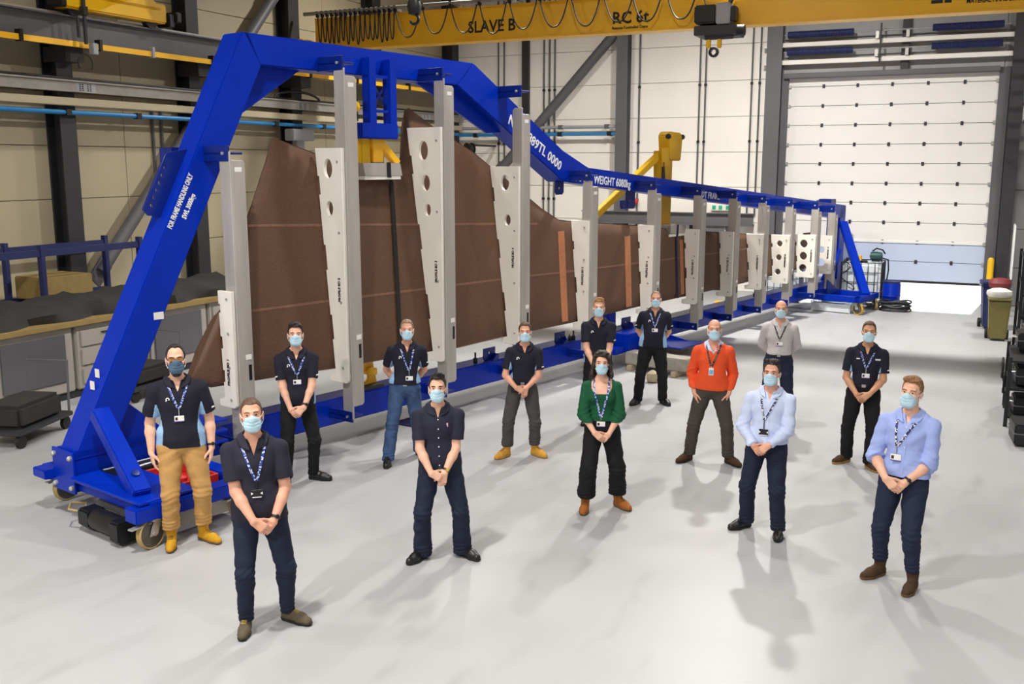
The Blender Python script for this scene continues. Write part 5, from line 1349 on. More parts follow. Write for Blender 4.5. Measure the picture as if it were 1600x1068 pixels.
    if hs == 'side':
        g.ell(HP((0.0, 0.0, 0.075)), hl((0.070, 0.090, 0.068)), 0.015, Rh)
        g.ell(HP((-0.020, -0.045, 0.112)), hl((0.052, 0.050, 0.026)), 0.015, Rh @ rot(0, 0.25, -0.25)); g.ell(HP((0.040, -0.03, 0.098)), hl((0.030, 0.055, 0.026)), 0.015, Rh @ rot(0, 0.1, 0.4))
    if hs == 'quiff':
        g.ell(HP((0.0, 0.0, 0.080)), hl((0.066, 0.088, 0.066)), 0.015, Rh)
        for q in range(7):
            t = (q - 3) / 3.0
            g.cone(HP((t * 0.045, -0.052 + 0.012 * t * t, 0.108 - 0.012 * t * t)), HP((t * 0.05 + 0.012, -0.072 + 0.02 * t * t, 0.140 - 0.018 * t * t)), 0.017 * hk, 0.011 * hk, 0.008)
    if hs == 'messy':
        for q in range(26):
            r_ = np.random.RandomState(seed + q).rand(3)
            g.ell(HP((-0.05 + 0.1 * r_[0], -0.06 + 0.11 * r_[1], 0.112 + 0.012 * r_[2])), hl((0.020, 0.022, 0.020)), 0.007, Rh)
    X, Y, Z = g.grid()
    lx_ = (X - headc[0]) * Rh[0, 0] + (Y - headc[1]) * Rh[1, 0] + (Z - headc[2]) * Rh[2, 0]
    ly_ = (X - headc[0]) * Rh[0, 1] + (Y - headc[1]) * Rh[1, 1] + (Z - headc[2]) * Rh[2, 1]
    lz_ = (X - headc[0]) * Rh[0, 2] + (Y - headc[1]) * Rh[1, 2] + (Z - headc[2]) * Rh[2, 2]
    lx_, ly_, lz_ = lx_ / hk, ly_ / hk, lz_ / hk
    fh = cfg.get('hairline', 0.082)
    zl = np.interp(ly_, [-0.12, -0.075, -0.058, -0.034, -0.030, -0.014, -0.010, 0.018, 0.024, 0.07, 0.12], [fh + 0.004, fh, fh - 0.004, 0.055, 0.030, 0.026, -0.022, -0.012, -0.045, -0.068, -0.078])
    zl = zl + 0.012 * np.exp(-((ly_ + 0.06) / 0.03) ** 2) * np.exp(-((np.abs(lx_) - 0.042) / 0.016) ** 2) * (0 if hs == 'long' else 1)
    if hs == 'recede':     # hair gone over the front and crown, kept at the sides and back
        zl = zl + 0.05 * np.exp(-((ly_ + 0.06) / 0.05) ** 2) * np.exp(-((np.abs(lx_) - 0.035) / 0.03) ** 2)
    g.F = np.maximum(g.F, (zl - lz_) * 0.9)
    if hs == 'bald':
        g.F = np.maximum(g.F, lz_ - 0.045 + 0.0 * ly_); g.F = np.maximum(g.F, -(ly_ + 0.03))
    g.F += (0.0036 * np.sin(lx_ * 330 + 2.5 * np.sin(ly_ * 45 + seed) + 1.5 * np.sin(lz_ * 60)) + 0.0018 * np.sin(ly_ * 250 + 60 * lx_ + seed)) * (0.12 if hs in ('buzz', 'bald') else 0.5 if hs in ('crop', 'recede', 'side') else 1.0)
    if hs == 'long':
        rr = np.random.RandomState(11)
        for q in range(260):
            t = rr.rand(); sgn = -1 if rr.rand() < 0.55 else 1
            a = rr.rand() * 1.9 - 0.35
            wdt = 0.076 + 0.044 * t
            p = (sgn * wdt * math.cos(a * 0.75), 0.035 + 0.075 * math.sin(a) - 0.022 * t, 0.07 - 0.235 * t)
            if p[1] < 0.0 and t > 0.3 and abs(p[0]) < 0.06: continue
            rs = 0.012 + 0.012 * rr.rand()
            g.ell(HP(p), (rs, rs, rs * 1.3), 0.006)
        for q in range(90):
            t = rr.rand(); a = rr.rand() * PI
            g.ell(HP((0.086 * math.cos(a), 0.05 - 0.11 * t, 0.042 + (0.094 - 0.012 * t) * math.sin(a))), (0.016, 0.018, 0.013), 0.006)
        for q in range(14):     # fringe swept to one side
            t = q / 13.0
            g.ell(HP((0.02 - 0.085 * t, -0.075 + 0.06 * t, 0.092 - 0.06 * t * t)), (0.016, 0.014, 0.015), 0.01)
            g.ell(HP((0.02 + 0.055 * t, -0.078 + 0.065 * t, 0.092 - 0.085 * t * t)), (0.015, 0.013, 0.015), 0.01)
    Vh, Qh = surface(g)
    if len(Vh): np_mesh('hair', Vh, Qh, hm, person)
    if cfg.get('beard'):
        g = Field(np.arange(lo[0], hi[0], hh), np.arange(lo[1], hi[1], hh), np.arange(lo[2] - 0.02, hi[2], hh))
        g.ell(HP((0, -0.026, -0.050)), hl((0.067, 0.072, 0.078)), 0.02, Rh)
        g.ell(HP((0, -0.065, -0.115)), hl((0.04, 0.034, 0.032)), 0.03, Rh)
        X, Y, Z = g.grid()
        ly2 = ((X - headc[0]) * Rh[0, 1] + (Y - headc[1]) * Rh[1, 1] + (Z - headc[2]) * Rh[2, 1]) / hk
        lz2 = ((X - headc[0]) * Rh[0, 2] + (Y - headc[1]) * Rh[1, 2] + (Z - headc[2]) * Rh[2, 2]) / hk
        g.F = np.maximum(g.F, np.maximum(lz2 + 0.045 + 0.45 * np.minimum(0, ly2 + 0.02), ly2 - 0.0))
        g.F += 0.0015 * np.sin(Z * 300 + X * 150)
        Vh, Qh = surface(g); np_mesh('beard', Vh, Qh, hm, person)

    # ---- face mask
    g = Field(np.arange(lo[0], hi[0], hh), np.arange(lo[1], hi[1], hh), np.arange(lo[2] - 0.01, hi[2], hh))
    g.ell(HP((0, -0.034, -0.050)), hl((0.0665, 0.071, 0.082)), 0.02, Rh)
    g.ell(HP((0, -0.070, -0.036)), hl((0.044, 0.057, 0.060)), 0.03, Rh)
    g.cone(HP((0, -0.086, 0.012)), HP((0, -0.104, -0.020)), 0.012 * hk, 0.016 * hk, 0.03)
    g.cone(HP((-0.022, -0.075, -0.088)), HP((0.022, -0.075, -0.088)), 0.028 * hk, 0.028 * hk, 0.04)
    X, Y, Z = g.grid()
    mx = ((X - headc[0]) * Rh[0, 0] + (Y - headc[1]) * Rh[1, 0] + (Z - headc[2]) * Rh[2, 0]) / hk
    my = ((X - headc[0]) * Rh[0, 1] + (Y - headc[1]) * Rh[1, 1] + (Z - headc[2]) * Rh[2, 1]) / hk
    mz = ((X - headc[0]) * Rh[0, 2] + (Y - headc[1]) * Rh[1, 2] + (Z - headc[2]) * Rh[2, 2]) / hk
    tri = ((mz + 0.5 - 0.16 * np.abs(mx)) / 0.024) % 1.0
    g.F += 0.0052 * tri * np.clip(1.1 - np.abs(mx) / 0.07, 0, 1) * np.clip((mz + 0.10) * 60, 0, 1) * np.clip((-0.022 - mz) * 90, 0, 1) * hk
    g.F = np.maximum(g.F, (mz - (-0.016 + 0.020 * np.exp(-(mx / 0.022) ** 2))) * hk)
    g.F = np.maximum(g.F, (-0.124 + 0.9 * np.clip(np.abs(mx) - 0.026, 0, 1) - mz) * hk)
    g.F = np.maximum(g.F, (my + 0.030 - 0.1 * mz) * hk)
    Vm, Qm = surface(g)
    mk = np_mesh('face_mask', Vm, Qm, cfg.get('mask', M_MASK), person)
    for s in (-1, 1):
        MB().tube([HP((s * 0.055, -0.042, -0.028)), HP((s * 0.072, -0.018, -0.008)), HP((s * 0.084, 0.012, 0.014)), HP((s * 0.086, 0.028, -0.005)), HP((s * 0.080, 0.012, -0.042)), HP((s * 0.068, -0.02, -0.068)), HP((s * 0.054, -0.044, -0.076))], 0.0025 * (1 if h < 0.007 else 1.4), 5).build('ear_loop', M_LOOP, mk)

    # ---- spectacles
    if cfg.get('glasses'):
        gl = MB()
        for s in (-1, 1):
            gl.tube([HP((s * 0.032 + 0.027 * math.cos(a), -0.1085 + 0.012 * abs(math.cos(a)) * (1 if math.cos(a) * s > 0 else 0), 0.006 + 0.019 * math.sin(a))) for a in np.linspace(0, 2 * PI, 17)], 0.0028, 6)
            gl.tube([HP((s * 0.058, -0.098, 0.012)), HP((s * 0.078, -0.03, 0.012)), HP((s * 0.082, 0.01, 0.006))], 0.0028, 6)
        gl.tube([HP((-0.006, -0.110, 0.012)), HP((0.006, -0.110, 0.012))], 0.0028, 6)
        go = gl.build('spectacles', M_BLACK, person)
        for s in (-1, 1):
            MB().lathe([(0.001, 0), (0.024, 0), (0.024, 0.0015), (0.001, 0.0015)], HP((s * 0.032, -0.104, 0.006)), tuple(Rh @ np.array([s * 0.2, -1, 0.0])), 16).build('lens', M_GLASS, go)

    # ---- shirt
    top = cfg['top']; hc = max(h * 1.15, 0.0075)
    hem = cfg.get('hem', 0.93) * k
    untucked = cfg.get('untucked', True)
    f = Field(np.arange(-half - 0.02, half + 0.02, hc), np.arange(-0.38, 0.33, hc), np.arange(hem - 0.03, 1.60 * k, hc))
    e = cfg.get('ease', 0.013)
    torso(f, e)
    if untucked:
        for i in (0, 1): f.cone(hips[i] + np.array([0, 0.005, -0.03]), hips[i] + np.array([0, 0.0, 0.10]), 0.094 * k * bulk + 0.022, 0.094 * k * bulk + 0.012, 0.03)
    f.ell(pel + np.array([0, 0.0, 0.02]), (np.array([0.158 + e, 0.118 + e, 0.2]) * k) * bulk * (1.0 if untucked else 0.95), 0.03)
    f.cone(neck + np.array([0, 0.012, -0.05]), neck + np.array([0, 0.016, 0.06]), 0.059 * k * bt + 0.007, 0.055 * k * bt + 0.007, 0.02)
    slv = cfg['sleeve']
    for i in (0, 1):
        if slv == 'short':
            q = sho[i] + (elb[i] - sho[i]) * 0.74
            f.cone(sho[i], elb[i], (0.053 * bulk + e) * k, (0.052 + e * 1.5) * k * bulk, 0.010, cut=(q, elb[i] - sho[i]))
        else:
            fr = {'long': 0.93, 'rolled': 0.16, 'three': 0.58}[slv]
            el = 0.058 if slv == 'three' else 0.05
            f.cone(sho[i], elb[i], (0.051 * bulk + e) * k * bt, (el + e) * k, 0.009)
            q = elb[i] + (wr[i] - elb[i]) * fr
            f.cone(elb[i], wr[i], (el + e) * k, (0.030 + e * 0.7) * k, 0.012, cut=(q, wr[i] - elb[i]))
            q0 = elb[i] + (wr[i] - elb[i]) * max(0, fr - (0.13 if slv == 'rolled' else 0.10))
            rc = (0.057 + e) * k if slv == 'rolled' else (0.037 + e * 0.6) * k
            f.cone(q0, q, rc, rc, 0.006, cut=(q, wr[i] - elb[i]))
    X, Y, Z = f.grid()
    fold = wob(X, Y, Z, seed)
    amp = cfg.get('fold', 0.0052)
    low = np.clip((1.25 * k - Z) / (0.35 * k), 0.6, 1)
    f.F += amp * fold * low
    if slv != 'short':
        for i in (0, 1):     # creases bunch at the elbow and along the forearm
            d2 = np.sqrt((X - elb[i][0]) ** 2 + (Y - elb[i][1]) ** 2 + (Z - elb[i][2]) ** 2)
            f.F += 0.004 * np.sin(Z * 120 + X * 60 * (1 if i else -1)) * np.exp(-(d2 / 0.11) ** 2) * (1.3 if slv == 'three' else 1.0)
    if cfg.get('rib'):
        f.F += 0.0018 * np.sin(Z * 2 * PI / 0.022)
    if untucked: f.F = np.where(Z < hem + 0.03, np.maximum(f.F, -1), f.F)
    nx = neck[0]
    f.F = np.maximum(f.F, hem + 0.006 * np.sin(9 * X + seed) - Z)
    # neck opening
    if top == 'scoop':
        cut = (1.335 * k + 0.55 * k * (np.abs(X - nx) / (0.115 * k)) ** 4 * 0.12 + np.clip(Y + 0.03, 0, 1) * 1.3)
        cut = np.where(np.abs(X - nx) > 0.108 * k, 9.0, cut)
        f.F = np.maximum(f.F, np.minimum(Z - cut, 0.05))
        f.F = np.maximum(f.F, Z - (1.475 * k + 0.0))
    else:
        f.F = np.maximum(f.F, Z - (neck[2] + 0.020 * k + 0.35 * (Y - 0.015)))
        vd = cfg.get('vneck', 0.085)
        vv = (neck[2] - vd * k + np.abs(X - nx) * 2.9)
        f.F = np.maximum(f.F, np.minimum(np.minimum(Z - vv, 0.03), np.where(Y < -0.01, 9, -9)))
    V, Q = surface(f)
    m = None
    if cfg.get('panels'):
        # pale side panels under the arms: own look, own part, cut out of the shirt along a smooth line
        X, Y, Z = f.grid()
        xo = np.abs(X - np.interp(Z, [pel[2], chest[2]], [pel[0], chest[0]]))
        lim = np.interp(Z, [0.90 * k, 1.06 * k, 1.20 * k, 1.35 * k], [0.150, 0.133, 0.150, 0.190]) * (0.4 + 0.6 * bulk) * k
        R = np.maximum(lim - xo + 0.0 * Y, Z - 1.285 * k)
        for i in (0, 1):
            sg = 1 if i else -1
            ax = nrm(elb[i] - sho[i]); rx, ry, rz_ = X - sho[i][0], Y - sho[i][1], Z - sho[i][2]
            t = rx * ax[0] + ry * ax[1] + rz_ * ax[2]
            px, py, pz = rx - t * ax[0], ry - t * ax[1], rz_ - t * ax[2]
            rad = np.sqrt(px * px + py * py + pz * pz)
            on = (t > 0.02 * k) & (rad < 0.092 * k * bulk) & ((X - nx) * sg > 0.09)
            R = np.where(on, np.maximum(np.maximum(0.040 + sg * px * 0.9 + 0.35 * py + 0.2 * pz, 0.10 * k - t), lim - xo), R)
        keep = f.F.copy()
        halves = []
        for sg in (-1, 1):
            f.F = np.maximum(np.maximum(keep, R), -sg * (X - nx)).astype(np.float32); halves.append(surface(f))
        f.F = np.maximum(keep, -R).astype(np.float32); Vs, Qs = surface(f)
        f.F = keep; m = True
    st = cfg['topm']
    if m is not None:
        sh = np_mesh('shirt', Vs, Qs, st, person)
        for Vp, Qp in halves:
            pa = np_mesh('side_panel', Vp, Qp, cfg['panelm'], sh); pa['label'] = 'pale blue side panel'
    else:
        sh = np_mesh({'scoop': 'jumper', 'jumper': 'jumper'}.get(top, 'shirt'), V, Q, st, person)
    bvh = BVHTree.FromPolygons([tuple(v) for v in V] + [tuple(v) for v in bodyV], [tuple(q) for q in Q] + [tuple(int(a) + len(V) for a in q) for q in bodyQ])
    def front(x, z, lift=0.003):
        hit = bvh.ray_cast(Vector((x, -1.0, z)), Vector((0, 1, 0)))
        if hit[0] is None: return Vector((x, -0.12, z))
        return hit[0] + Vector((0, -lift, 0))
    # collar
    if top in ('polo', 'shirt', 'jumper'):
        def collar(name, material, parent, zt=0.040, zl=-0.012, off=0.011, flare=0.25, gap=0.012, slope=0.75, drop=0.35, wz=None):
            bf = bodyF
            sl, X, Y, Z = bf.block((nx - 0.17, -0.17, neck[2] - 0.11), (nx + 0.17, 0.15, neck[2] + 0.10))
            zz = Z - (neck[2] + drop * (Y - 0.015))
            lowf = np.clip((zt - zz) / (zt - zl), 0, 1.3)
            g = Field(bf.x[sl[0]], bf.y[sl[1]], bf.z[sl[2]])
            d = np.abs(bf.F[sl] - off - flare * 0.06 * lowf) - max(0.0068, 0.95 * h)
            front_pt = zl - 0.030 * np.clip(1 - np.abs(np.abs(X - nx) - 0.05) / 0.05, 0, 1) * (Y < -0.02)
            d = np.maximum(d, np.maximum(front_pt - zz, zz - zt) * 0.8)
            wedge = gap + slope * np.clip(zz - (zl - 0.02 if wz is None else wz), 0, 1) - np.abs(X - nx)
            d = np.maximum(d, np.where(Y < 0, wedge, -1) * 0.7)
            d = np.maximum(d, np.sqrt((X - nx) ** 2 + (Y - 0.01) ** 2) - 0.115 * k)
            g.F = d.astype(np.float32)
            V2, Q2 = surface(g)
            return np_mesh(name, V2, Q2, material, parent)
        if top == 'jumper':
            collar('shirt_collar', cfg['collarm'], sh, zl=-0.125, off=0.010, flare=0.05, gap=0.0, slope=0.8, wz=-0.035)
            collar('jumper_collar', st, sh, zt=0.018, zl=-0.03, off=0.022, flare=0.3, gap=0.03, slope=1.1)
        else:
            collar('collar', cfg.get('collarm', st), sh)
        if cfg.get('buttons'):
            for q in range(cfg['buttons']):
                z = neck[2] - vd * k - 0.01 - q * 0.085 * k
                p = front(nx - 0.0 + (pel[0] - nx) * q / 9.0, z, 0.001)
                MB().lathe([(0.006, 0), (0.006, 0.003), (0.001, 0.004)], p, (0, -1, 0), 10).build('button', M_WHITE if top == 'shirt' else M_BLACK, sh)
        if top == 'shirt':
            pts = [front(nx + (pel[0] - nx) * t, neck[2] - vd * k - (neck[2] - vd * k - hem - 0.02) * t, 0.0005) for t in np.linspace(0, 1, 18)]
            vs = []; fs = []
            for p in pts:
                vs += [p + Vector((-0.014, 0.004, 0)), p + Vector((-0.014, -0.0015, 0)), p + Vector((0.014, -0.0015, 0)), p + Vector((0.014, 0.004, 0))]
            for q in range(len(pts) - 1):
                for j in range(4): fs.append((q * 4 + j, q * 4 + (j + 1) % 4, (q + 1) * 4 + (j + 1) % 4, (q + 1) * 4 + j))
            MB().add(vs, fs).build('placket', st, sh, ang=80)
    # small badge marks
    for (mx_, mz_, kind) in cfg.get('marks', []):
        if kind == 'ring':      # small white round emblem, open at the lower right
            b = MB()
            ctr = front(nx + mx_ * k, mz_ * k)
            pts = [front(nx + mx_ * k + 0.013 * math.cos(a), mz_ * k + 0.013 * math.sin(a), 0.003) for a in np.linspace(-0.6, 4.2, 12)]
            b.tube(pts, 0.0055, 5)
            b.tube([front(nx + mx_ * k - 0.013, mz_ * k - 0.001, 0.003), front(nx + mx_ * k - 0.015, mz_ * k - 0.018, 0.003)], 0.005, 5)
            b.build('emblem', M_WHITE, sh)
        elif kind == 'bar':
            p = front(nx + mx_ * k, mz_ * k)
            MB().box(p.x - 0.026, p.x + 0.026, p.y - 0.003, p.y + 0.004, p.z - 0.006, p.z + 0.006).build('emblem', M_WHITE, sh)
        elif kind == 'wide':
            p = front(nx + mx_ * k, mz_ * k)
            MB().lathe([(0.012, 0), (0.012, 0.003), (0.001, 0.004)], p + Vector((-0.04, 0, 0.003)), (0, -1, 0), 12).box(p.x - 0.025, p.x + 0.05, p.y - 0.003, p.y + 0.006, p.z - 0.002, p.z + 0.006).box(p.x - 0.02, p.x + 0.05, p.y - 0.003, p.y + 0.006, p.z - 0.012, p.z - 0.006).build('emblem', M_WHITE, sh)
        elif kind == 'tiny':
            p = front(nx + mx_ * k, mz_ * k)
            MB().box(p.x - 0.008, p.x + 0.006, p.y - 0.003, p.y + 0.004, p.z - 0.004, p.z + 0.016).box(p.x - 0.002, p.x + 0.006, p.y - 0.003, p.y + 0.004, p.z - 0.018, p.z - 0.002).build('emblem', M_MARKP, sh)
    if cfg.get('armmark'):
        for i, s in ((0, -1), (1, 1)):
            if cfg['armmark'] != 'both' and i == 0: continue
            q = sho[i] + (elb[i] - sho[i]) * 0.60
            hit = bvh.ray_cast(Vector((q[0] + s * 0.25, q[1] - 0.22, q[2])), Vector((-s * 0.75, 0.66, 0)).normalized())
            if hit[0] is not None:
                p = hit[0]; MB().bar(p + Vector((-0.018, -s * 0.0, -0.004)) + hit[1] * 0.002, p + Vector((0.018, 0, 0.006)) + hit[1] * 0.002, 0.012, 0.012).build('sleeve_mark', M_WHITE, sh)

    # ---- trousers
    bot = cfg['bot']; wst = cfg.get('waist', 1.03) * k; ht = max(h * 1.2, 0.008)
    f = Field(np.arange(-half - 0.03, half + 0.03, ht), np.arange(-0.34, 0.30, ht), np.arange(cfg.get('cuff', 0.05) - 0.02, wst + 0.03, ht))
    te = cfg.get('tease', 0.012)
    kr, ar = {'slim': (0.062, 0.050), 'straight': (0.070, 0.066), 'wide': (0.088, 0.094), 'boot': (0.072, 0.082)}[bot]
    f.ell(pel + np.array([0, 0.006, -0.005]), np.array([0.160 + te, 0.118 + te, 0.155]) * k * (1.0 if fem else 0.98) * bulk, 0.02)
    f.ell(pel + np.array([0, -belly * 0.15, 0.07]), np.array([0.150 + te * 0.6, 0.112 + te * 0.6 + belly * 0.3, 0.12]) * k * bulk, 0.03)
    for i in (0, 1):
        an = ank[i] + np.array([0, 0.004, -0.06])
        f.cone(hips[i] + np.array([0, 0.005, 0]), knee[i], (0.094 + te) * k * bulk, kr * k + te * 0.7, 0.022)
        f.cone(knee[i], an, kr * k + te * 0.7, ar * k + te * 0.5, 0.02)
        if bot == 'slim':
            cf = knee[i] * 0.7 + ank[i] * 0.3 + np.array([0, 0.014, 0]); f.cone(knee[i], cf, 0.06 * k + te * 0.6, 0.062 * k + te * 0.5, 0.02)
    X, Y, Z = f.grid()
    f.F += cfg.get('tfold', 0.0045) * wob(X, Y, Z, seed + 50)
    for i in (0, 1):
        s = 1 if i else -1
        msk = np.clip((X - (knee[i][0] + ank[i][0]) / 2 * 0.0 - pel[0]) * s * 60 + 0.5, 0, 1)
        f.F += msk * 0.0034 * (np.sin(Z * 120 + 38 * X * s + 3 * np.sin(17 * X + 9 * Y + seed)) * np.exp(-((Z - knee[i][2] + 0.02) / 0.10) ** 2) + np.sin(Z * 165 - 20 * X + seed + 2 * np.sin(25 * Y)) * np.exp(-((Z - cfg.get('cuff', 0.05) - 0.05) / 0.09) ** 2) + 0.6 * np.sin(Z * 90 + 50 * X * s + seed) * np.exp(-((Z - hips[i][2] + 0.06) / 0.05) ** 2) * (Y < 0))
    f.F = np.maximum(f.F, cfg.get('cuff', 0.05) + 0.12 * (Y - (ank[0][1] + ank[1][1]) / 2) * 0.2 - Z)
    f.F = np.maximum(f.F, Z - wst)
    V, Q = surface(f)
    tz = np_mesh('trousers', V, Q, cfg['botm'], person)
    bv2 = BVHTree.FromPolygons([tuple(v) for v in V], [tuple(q) for q in Q])
    if cfg.get('belt'):
        cen = V[Q].mean(1)
        g = Field(np.arange(-half, half, ht), np.arange(-0.3, 0.3, ht), np.arange(wst - 0.06, wst + 0.03, 0.006))
        g.ell(pel + np.array([0, -belly * 0.15, 0.07]), np.array([0.156 + te * 0.6, 0.119 + te * 0.6 + belly * 0.3, 0.12]) * k * bulk, 0.03)
        g.ell(pel + np.array([0, 0.006, -0.005]), np.array([0.164 + te, 0.122 + te, 0.155]) * k * 0.98 * bulk, 0.02)
        X, Y, Z = g.grid(); g.F = np.maximum(g.F, np.abs(Z - (wst - 0.024)) - 0.019)
        V2, Q2 = surface(g); bl = np_mesh('belt', V2, Q2, M_BELT, tz)
        bb = BVHTree.FromPolygons([tuple(v) for v in V2], [tuple(q) for q in Q2])
        hit = bb.ray_cast(Vector((pel[0], -1, wst - 0.024)), Vector((0, 1, 0)))
        if hit[0] is not None:
            p = hit[0]; MB().box(p.x - 0.024, p.x + 0.024, p.y - 0.006, p.y + 0.003, p.z - 0.019, p.z + 0.019).build('buckle', M_SILVER, bl, bevel=0.003, seg=1)
    # hem cuffs turned up
    # ---- shoes
    for i in (0, 1):
        g = Field(np.arange(-0.10, 0.10, hh), np.arange(-0.27, 0.14, hh), np.arange(-0.01, 0.26, hh))
        boot = cfg['shoe']; zt = {'shoe': 0.095, 'boot': 0.175, 'chelsea': 0.16}[boot]
        fs_ = (0.92 if fem else 1.0) * k
        g.cone((0, 0.045 * fs_, 0.050), (0.004, -0.10 * fs_, 0.044), 0.040, 0.046, 0.02)
        g.cone((0.004, -0.10 * fs_, 0.040), (0.0, -0.165 * fs_, 0.034), 0.045, 0.036, 0.025)
        a_ = fang[i]; dk = nrm(knee[i] - ank[i]); dk = np.array([dk[0] * math.cos(a_) + dk[1] * math.sin(a_), -dk[0] * math.sin(a_) + dk[1] * math.cos(a_), dk[2]])
        g.cone((0, 0.025, 0.06), np.array([0, 0.03, 0.085]) + dk * (zt - 0.06), 0.042, 0.058 if boot != 'shoe' else 0.045, 0.02, cut=((0, 0.03, zt), (0, 0, 1)))
        g.cone((0, -0.01, 0.085), (0, -0.09, 0.062), 0.034, 0.030, 0.02)
        X, Y, Z = g.grid()
        g.F += 0.0015 * np.sin(Y * 140 + X * 40) * np.exp(-((Y + 0.07) / 0.04) ** 2)
        g.F = np.maximum(g.F, 0.016 - Z)
        V2, Q2 = surface(g)
        a = fang[i]; Rm = np.array([[math.cos(a), -math.sin(a), 0], [math.sin(a), math.cos(a), 0], [0, 0, 1]])
        off = np.array([feet[i][0], feet[i][1] - 0.03, 0]); off = ank[i] * np.array([1, 1, 0]) - Rm @ np.array([0, 0.03, 0])
        sho_ = np_mesh('shoe' if boot == 'shoe' else 'boot', V2 @ Rm.T + off, Q2, cfg['shoem'], person)
        g = Field(np.arange(-0.10, 0.10, hh), np.arange(-0.27, 0.14, hh), np.arange(-0.012, 0.06, 0.005))
        g.cone((0, 0.045 * fs_, 0.03), (0.004, -0.10 * fs_, 0.03), 0.043, 0.050, 0.02)
        g.cone((0.004, -0.10 * fs_, 0.03), (0.0, -0.165 * fs_, 0.03), 0.050, 0.041, 0.025)
        X, Y, Z = g.grid(); g.F = np.maximum(g.F, np.maximum(-Z + 0.001, Z - 0.024 - 0.006 * (Y > 0.0)))
        V2, Q2 = surface(g)
        so = np_mesh('sole', V2 @ Rm.T + off, Q2, cfg['solem'], sho_)
        if boot != 'chelsea':
            lb = MB()
            for q in range(5 if boot == 'boot' else 3):
                t = q / 4.0
                p0 = np.array([-0.022, -0.085 + 0.085 * t, 0.098 + 0.03 * t + (0.02 if boot == 'boot' and q > 2 else 0)]); 
                if boot == 'boot' and q >= 3: p0 = np.array([-0.022, -0.012, 0.12 + 0.022 * (q - 3)])
                if boot == 'shoe': p0 = np.array([-0.02, -0.085 + 0.06 * t, 0.096 + 0.022 * t])
                p1 = p0 * np.array([-1, 1, 1])
                md = (p0 + p1) / 2 + np.array([0, -0.006, 0.004])
                lb.tube([Rm @ p0 + off, Rm @ md + off, Rm @ p1 + off], 0.003, 5)
            lb.build('laces', cfg.get('lacem', M_BLACK), sho_)

    # ---- lanyard and badge
    if cfg.get('lan'):
        bz = cfg.get('badgez', 1.12) * k; jz = cfg.get('joinz', 1.2) * k; bx = nx + cfg.get('badgex', 0.0)
        w = 0.0095
        vs = []; fs = []
        def ribbon(pts):
            k0 = len(vs)
            for q, p in enumerate(pts):
                a = pts[max(0, q - 1)]; b = pts[min(len(pts) - 1, q + 1)]
                t = (Vector(b) - Vector(a)).normalized(); sd_ = t.cross(Vector((0, -1, 0)))
                if sd_.length < 0.05: sd_ = Vector((1, 0, 0))
                sd_.normalize()
                n_ = Vector((0, -1, 0)) if q > 2 else Vector((0, -0.4, 0.9)).normalized()
                vs.extend([p - sd_ * w, p - sd_ * w + n_ * 0.0025, p + sd_ * w + n_ * 0.0025, p + sd_ * w])
            for q in range(len(pts) - 1):
                for j in range(4): fs.append((k0 + q * 4 + j, k0 + q * 4 + (j + 1) % 4, k0 + (q + 1) * 4 + (j + 1) % 4, k0 + (q + 1) * 4 + j))
        for s in (-1, 1):
            pts = []
            x0 = nx + s * 0.082 * k; z0 = neck[2] + 0.012
            # over the shoulder, found from above, then down the chest
            for yy in (0.05, 0.02, -0.01, -0.035):
                hit = bvh.ray_cast(Vector((nx + s * (0.076 + 0.004) * k, yy, neck[2] + 0.055)), Vector((0, 0, -1)))
                pts.append((hit[0] + Vector((0, 0, 0.004))) if hit[0] is not None else Vector((x0, yy, z0)))
            zs = min(p.z for p in pts[-1:]) - 0.015
            for t in np.linspace(0, 1, 14):
                pts.append(front(x0 + (bx + s * 0.006 - x0) * t, zs + (jz - zs) * t, 0.005))
            # never let the ribbon fall behind its neighbours (it hangs straight across hollows)
            for q in range(5, len(pts) - 1):
                pts[q].y = min(pts[q].y, 0.5 * (pts[q - 1].y + pts[q + 1].y))
            ribbon(pts)
        la = MB().add(vs, fs).build('lanyard', M_LAN[cfg['lan']], person, ang=80)
        p = front(bx, jz, 0.006); q = front(bx, bz + 0.03, 0.008)
        MB().tube([p, (p + q) / 2 + Vector((0, -0.003, 0)), q], 0.0045, 6).build('clip', M_SILVER if cfg.get('badge', 'white') != 'black' else M_BLACK, la)
        yb = min(front(bx + dx, bz + dz, 0.006).y for dx in (-0.04, 0, 0.04) for dz in (-0.03, 0, 0.03))
        kb = cfg.get('badge', 'white')
        hw, hh_ = (0.044, 0.029) if kb != 'tall' else (0.029, 0.045)
        bd = MB().box(bx - hw, bx + hw, yb - 0.004, yb, bz - hh_, bz + hh_).build('badge', M_BLACK if kb == 'black' else M_LABEL, la, bevel=0.002, seg=1)
        # flat print: portrait block and a violet foot line, no words
        if kb == 'black':
            MB().prism([(-hw, 0.012), (-hw + 0.018, 0), (-hw, -0.012)], (bx, yb - 0.0055, bz), (1, 0, 0), (0, 0, 1), (0, 0.0015, 0)).prism([(hw, 0.012), (hw - 0.018, 0), (hw, -0.012)], (bx, yb - 0.0055, bz), (1, 0, 0), (0, 0, 1), (0, 0.0015, 0)).box(bx - hw + 0.01, bx + hw - 0.01, yb - 0.0055, yb - 0.004, bz - hh_ - 0.004, bz - hh_ + 0.002).build('badge_print', M_LABEL, la)
        elif kb == 'tall':
            MB().box(bx - hw + 0.006, bx + hw - 0.006, yb - 0.0055, yb - 0.004, bz - hh_ + 0.012, bz + 0.022).build('badge_print', M_LBLUE, la)
        else:
            MB().box(bx - hw + 0.008, bx - hw + 0.030, yb - 0.0055, yb - 0.004, bz - 0.012, bz + 0.016).build('badge_photo', M_IRIS, la)
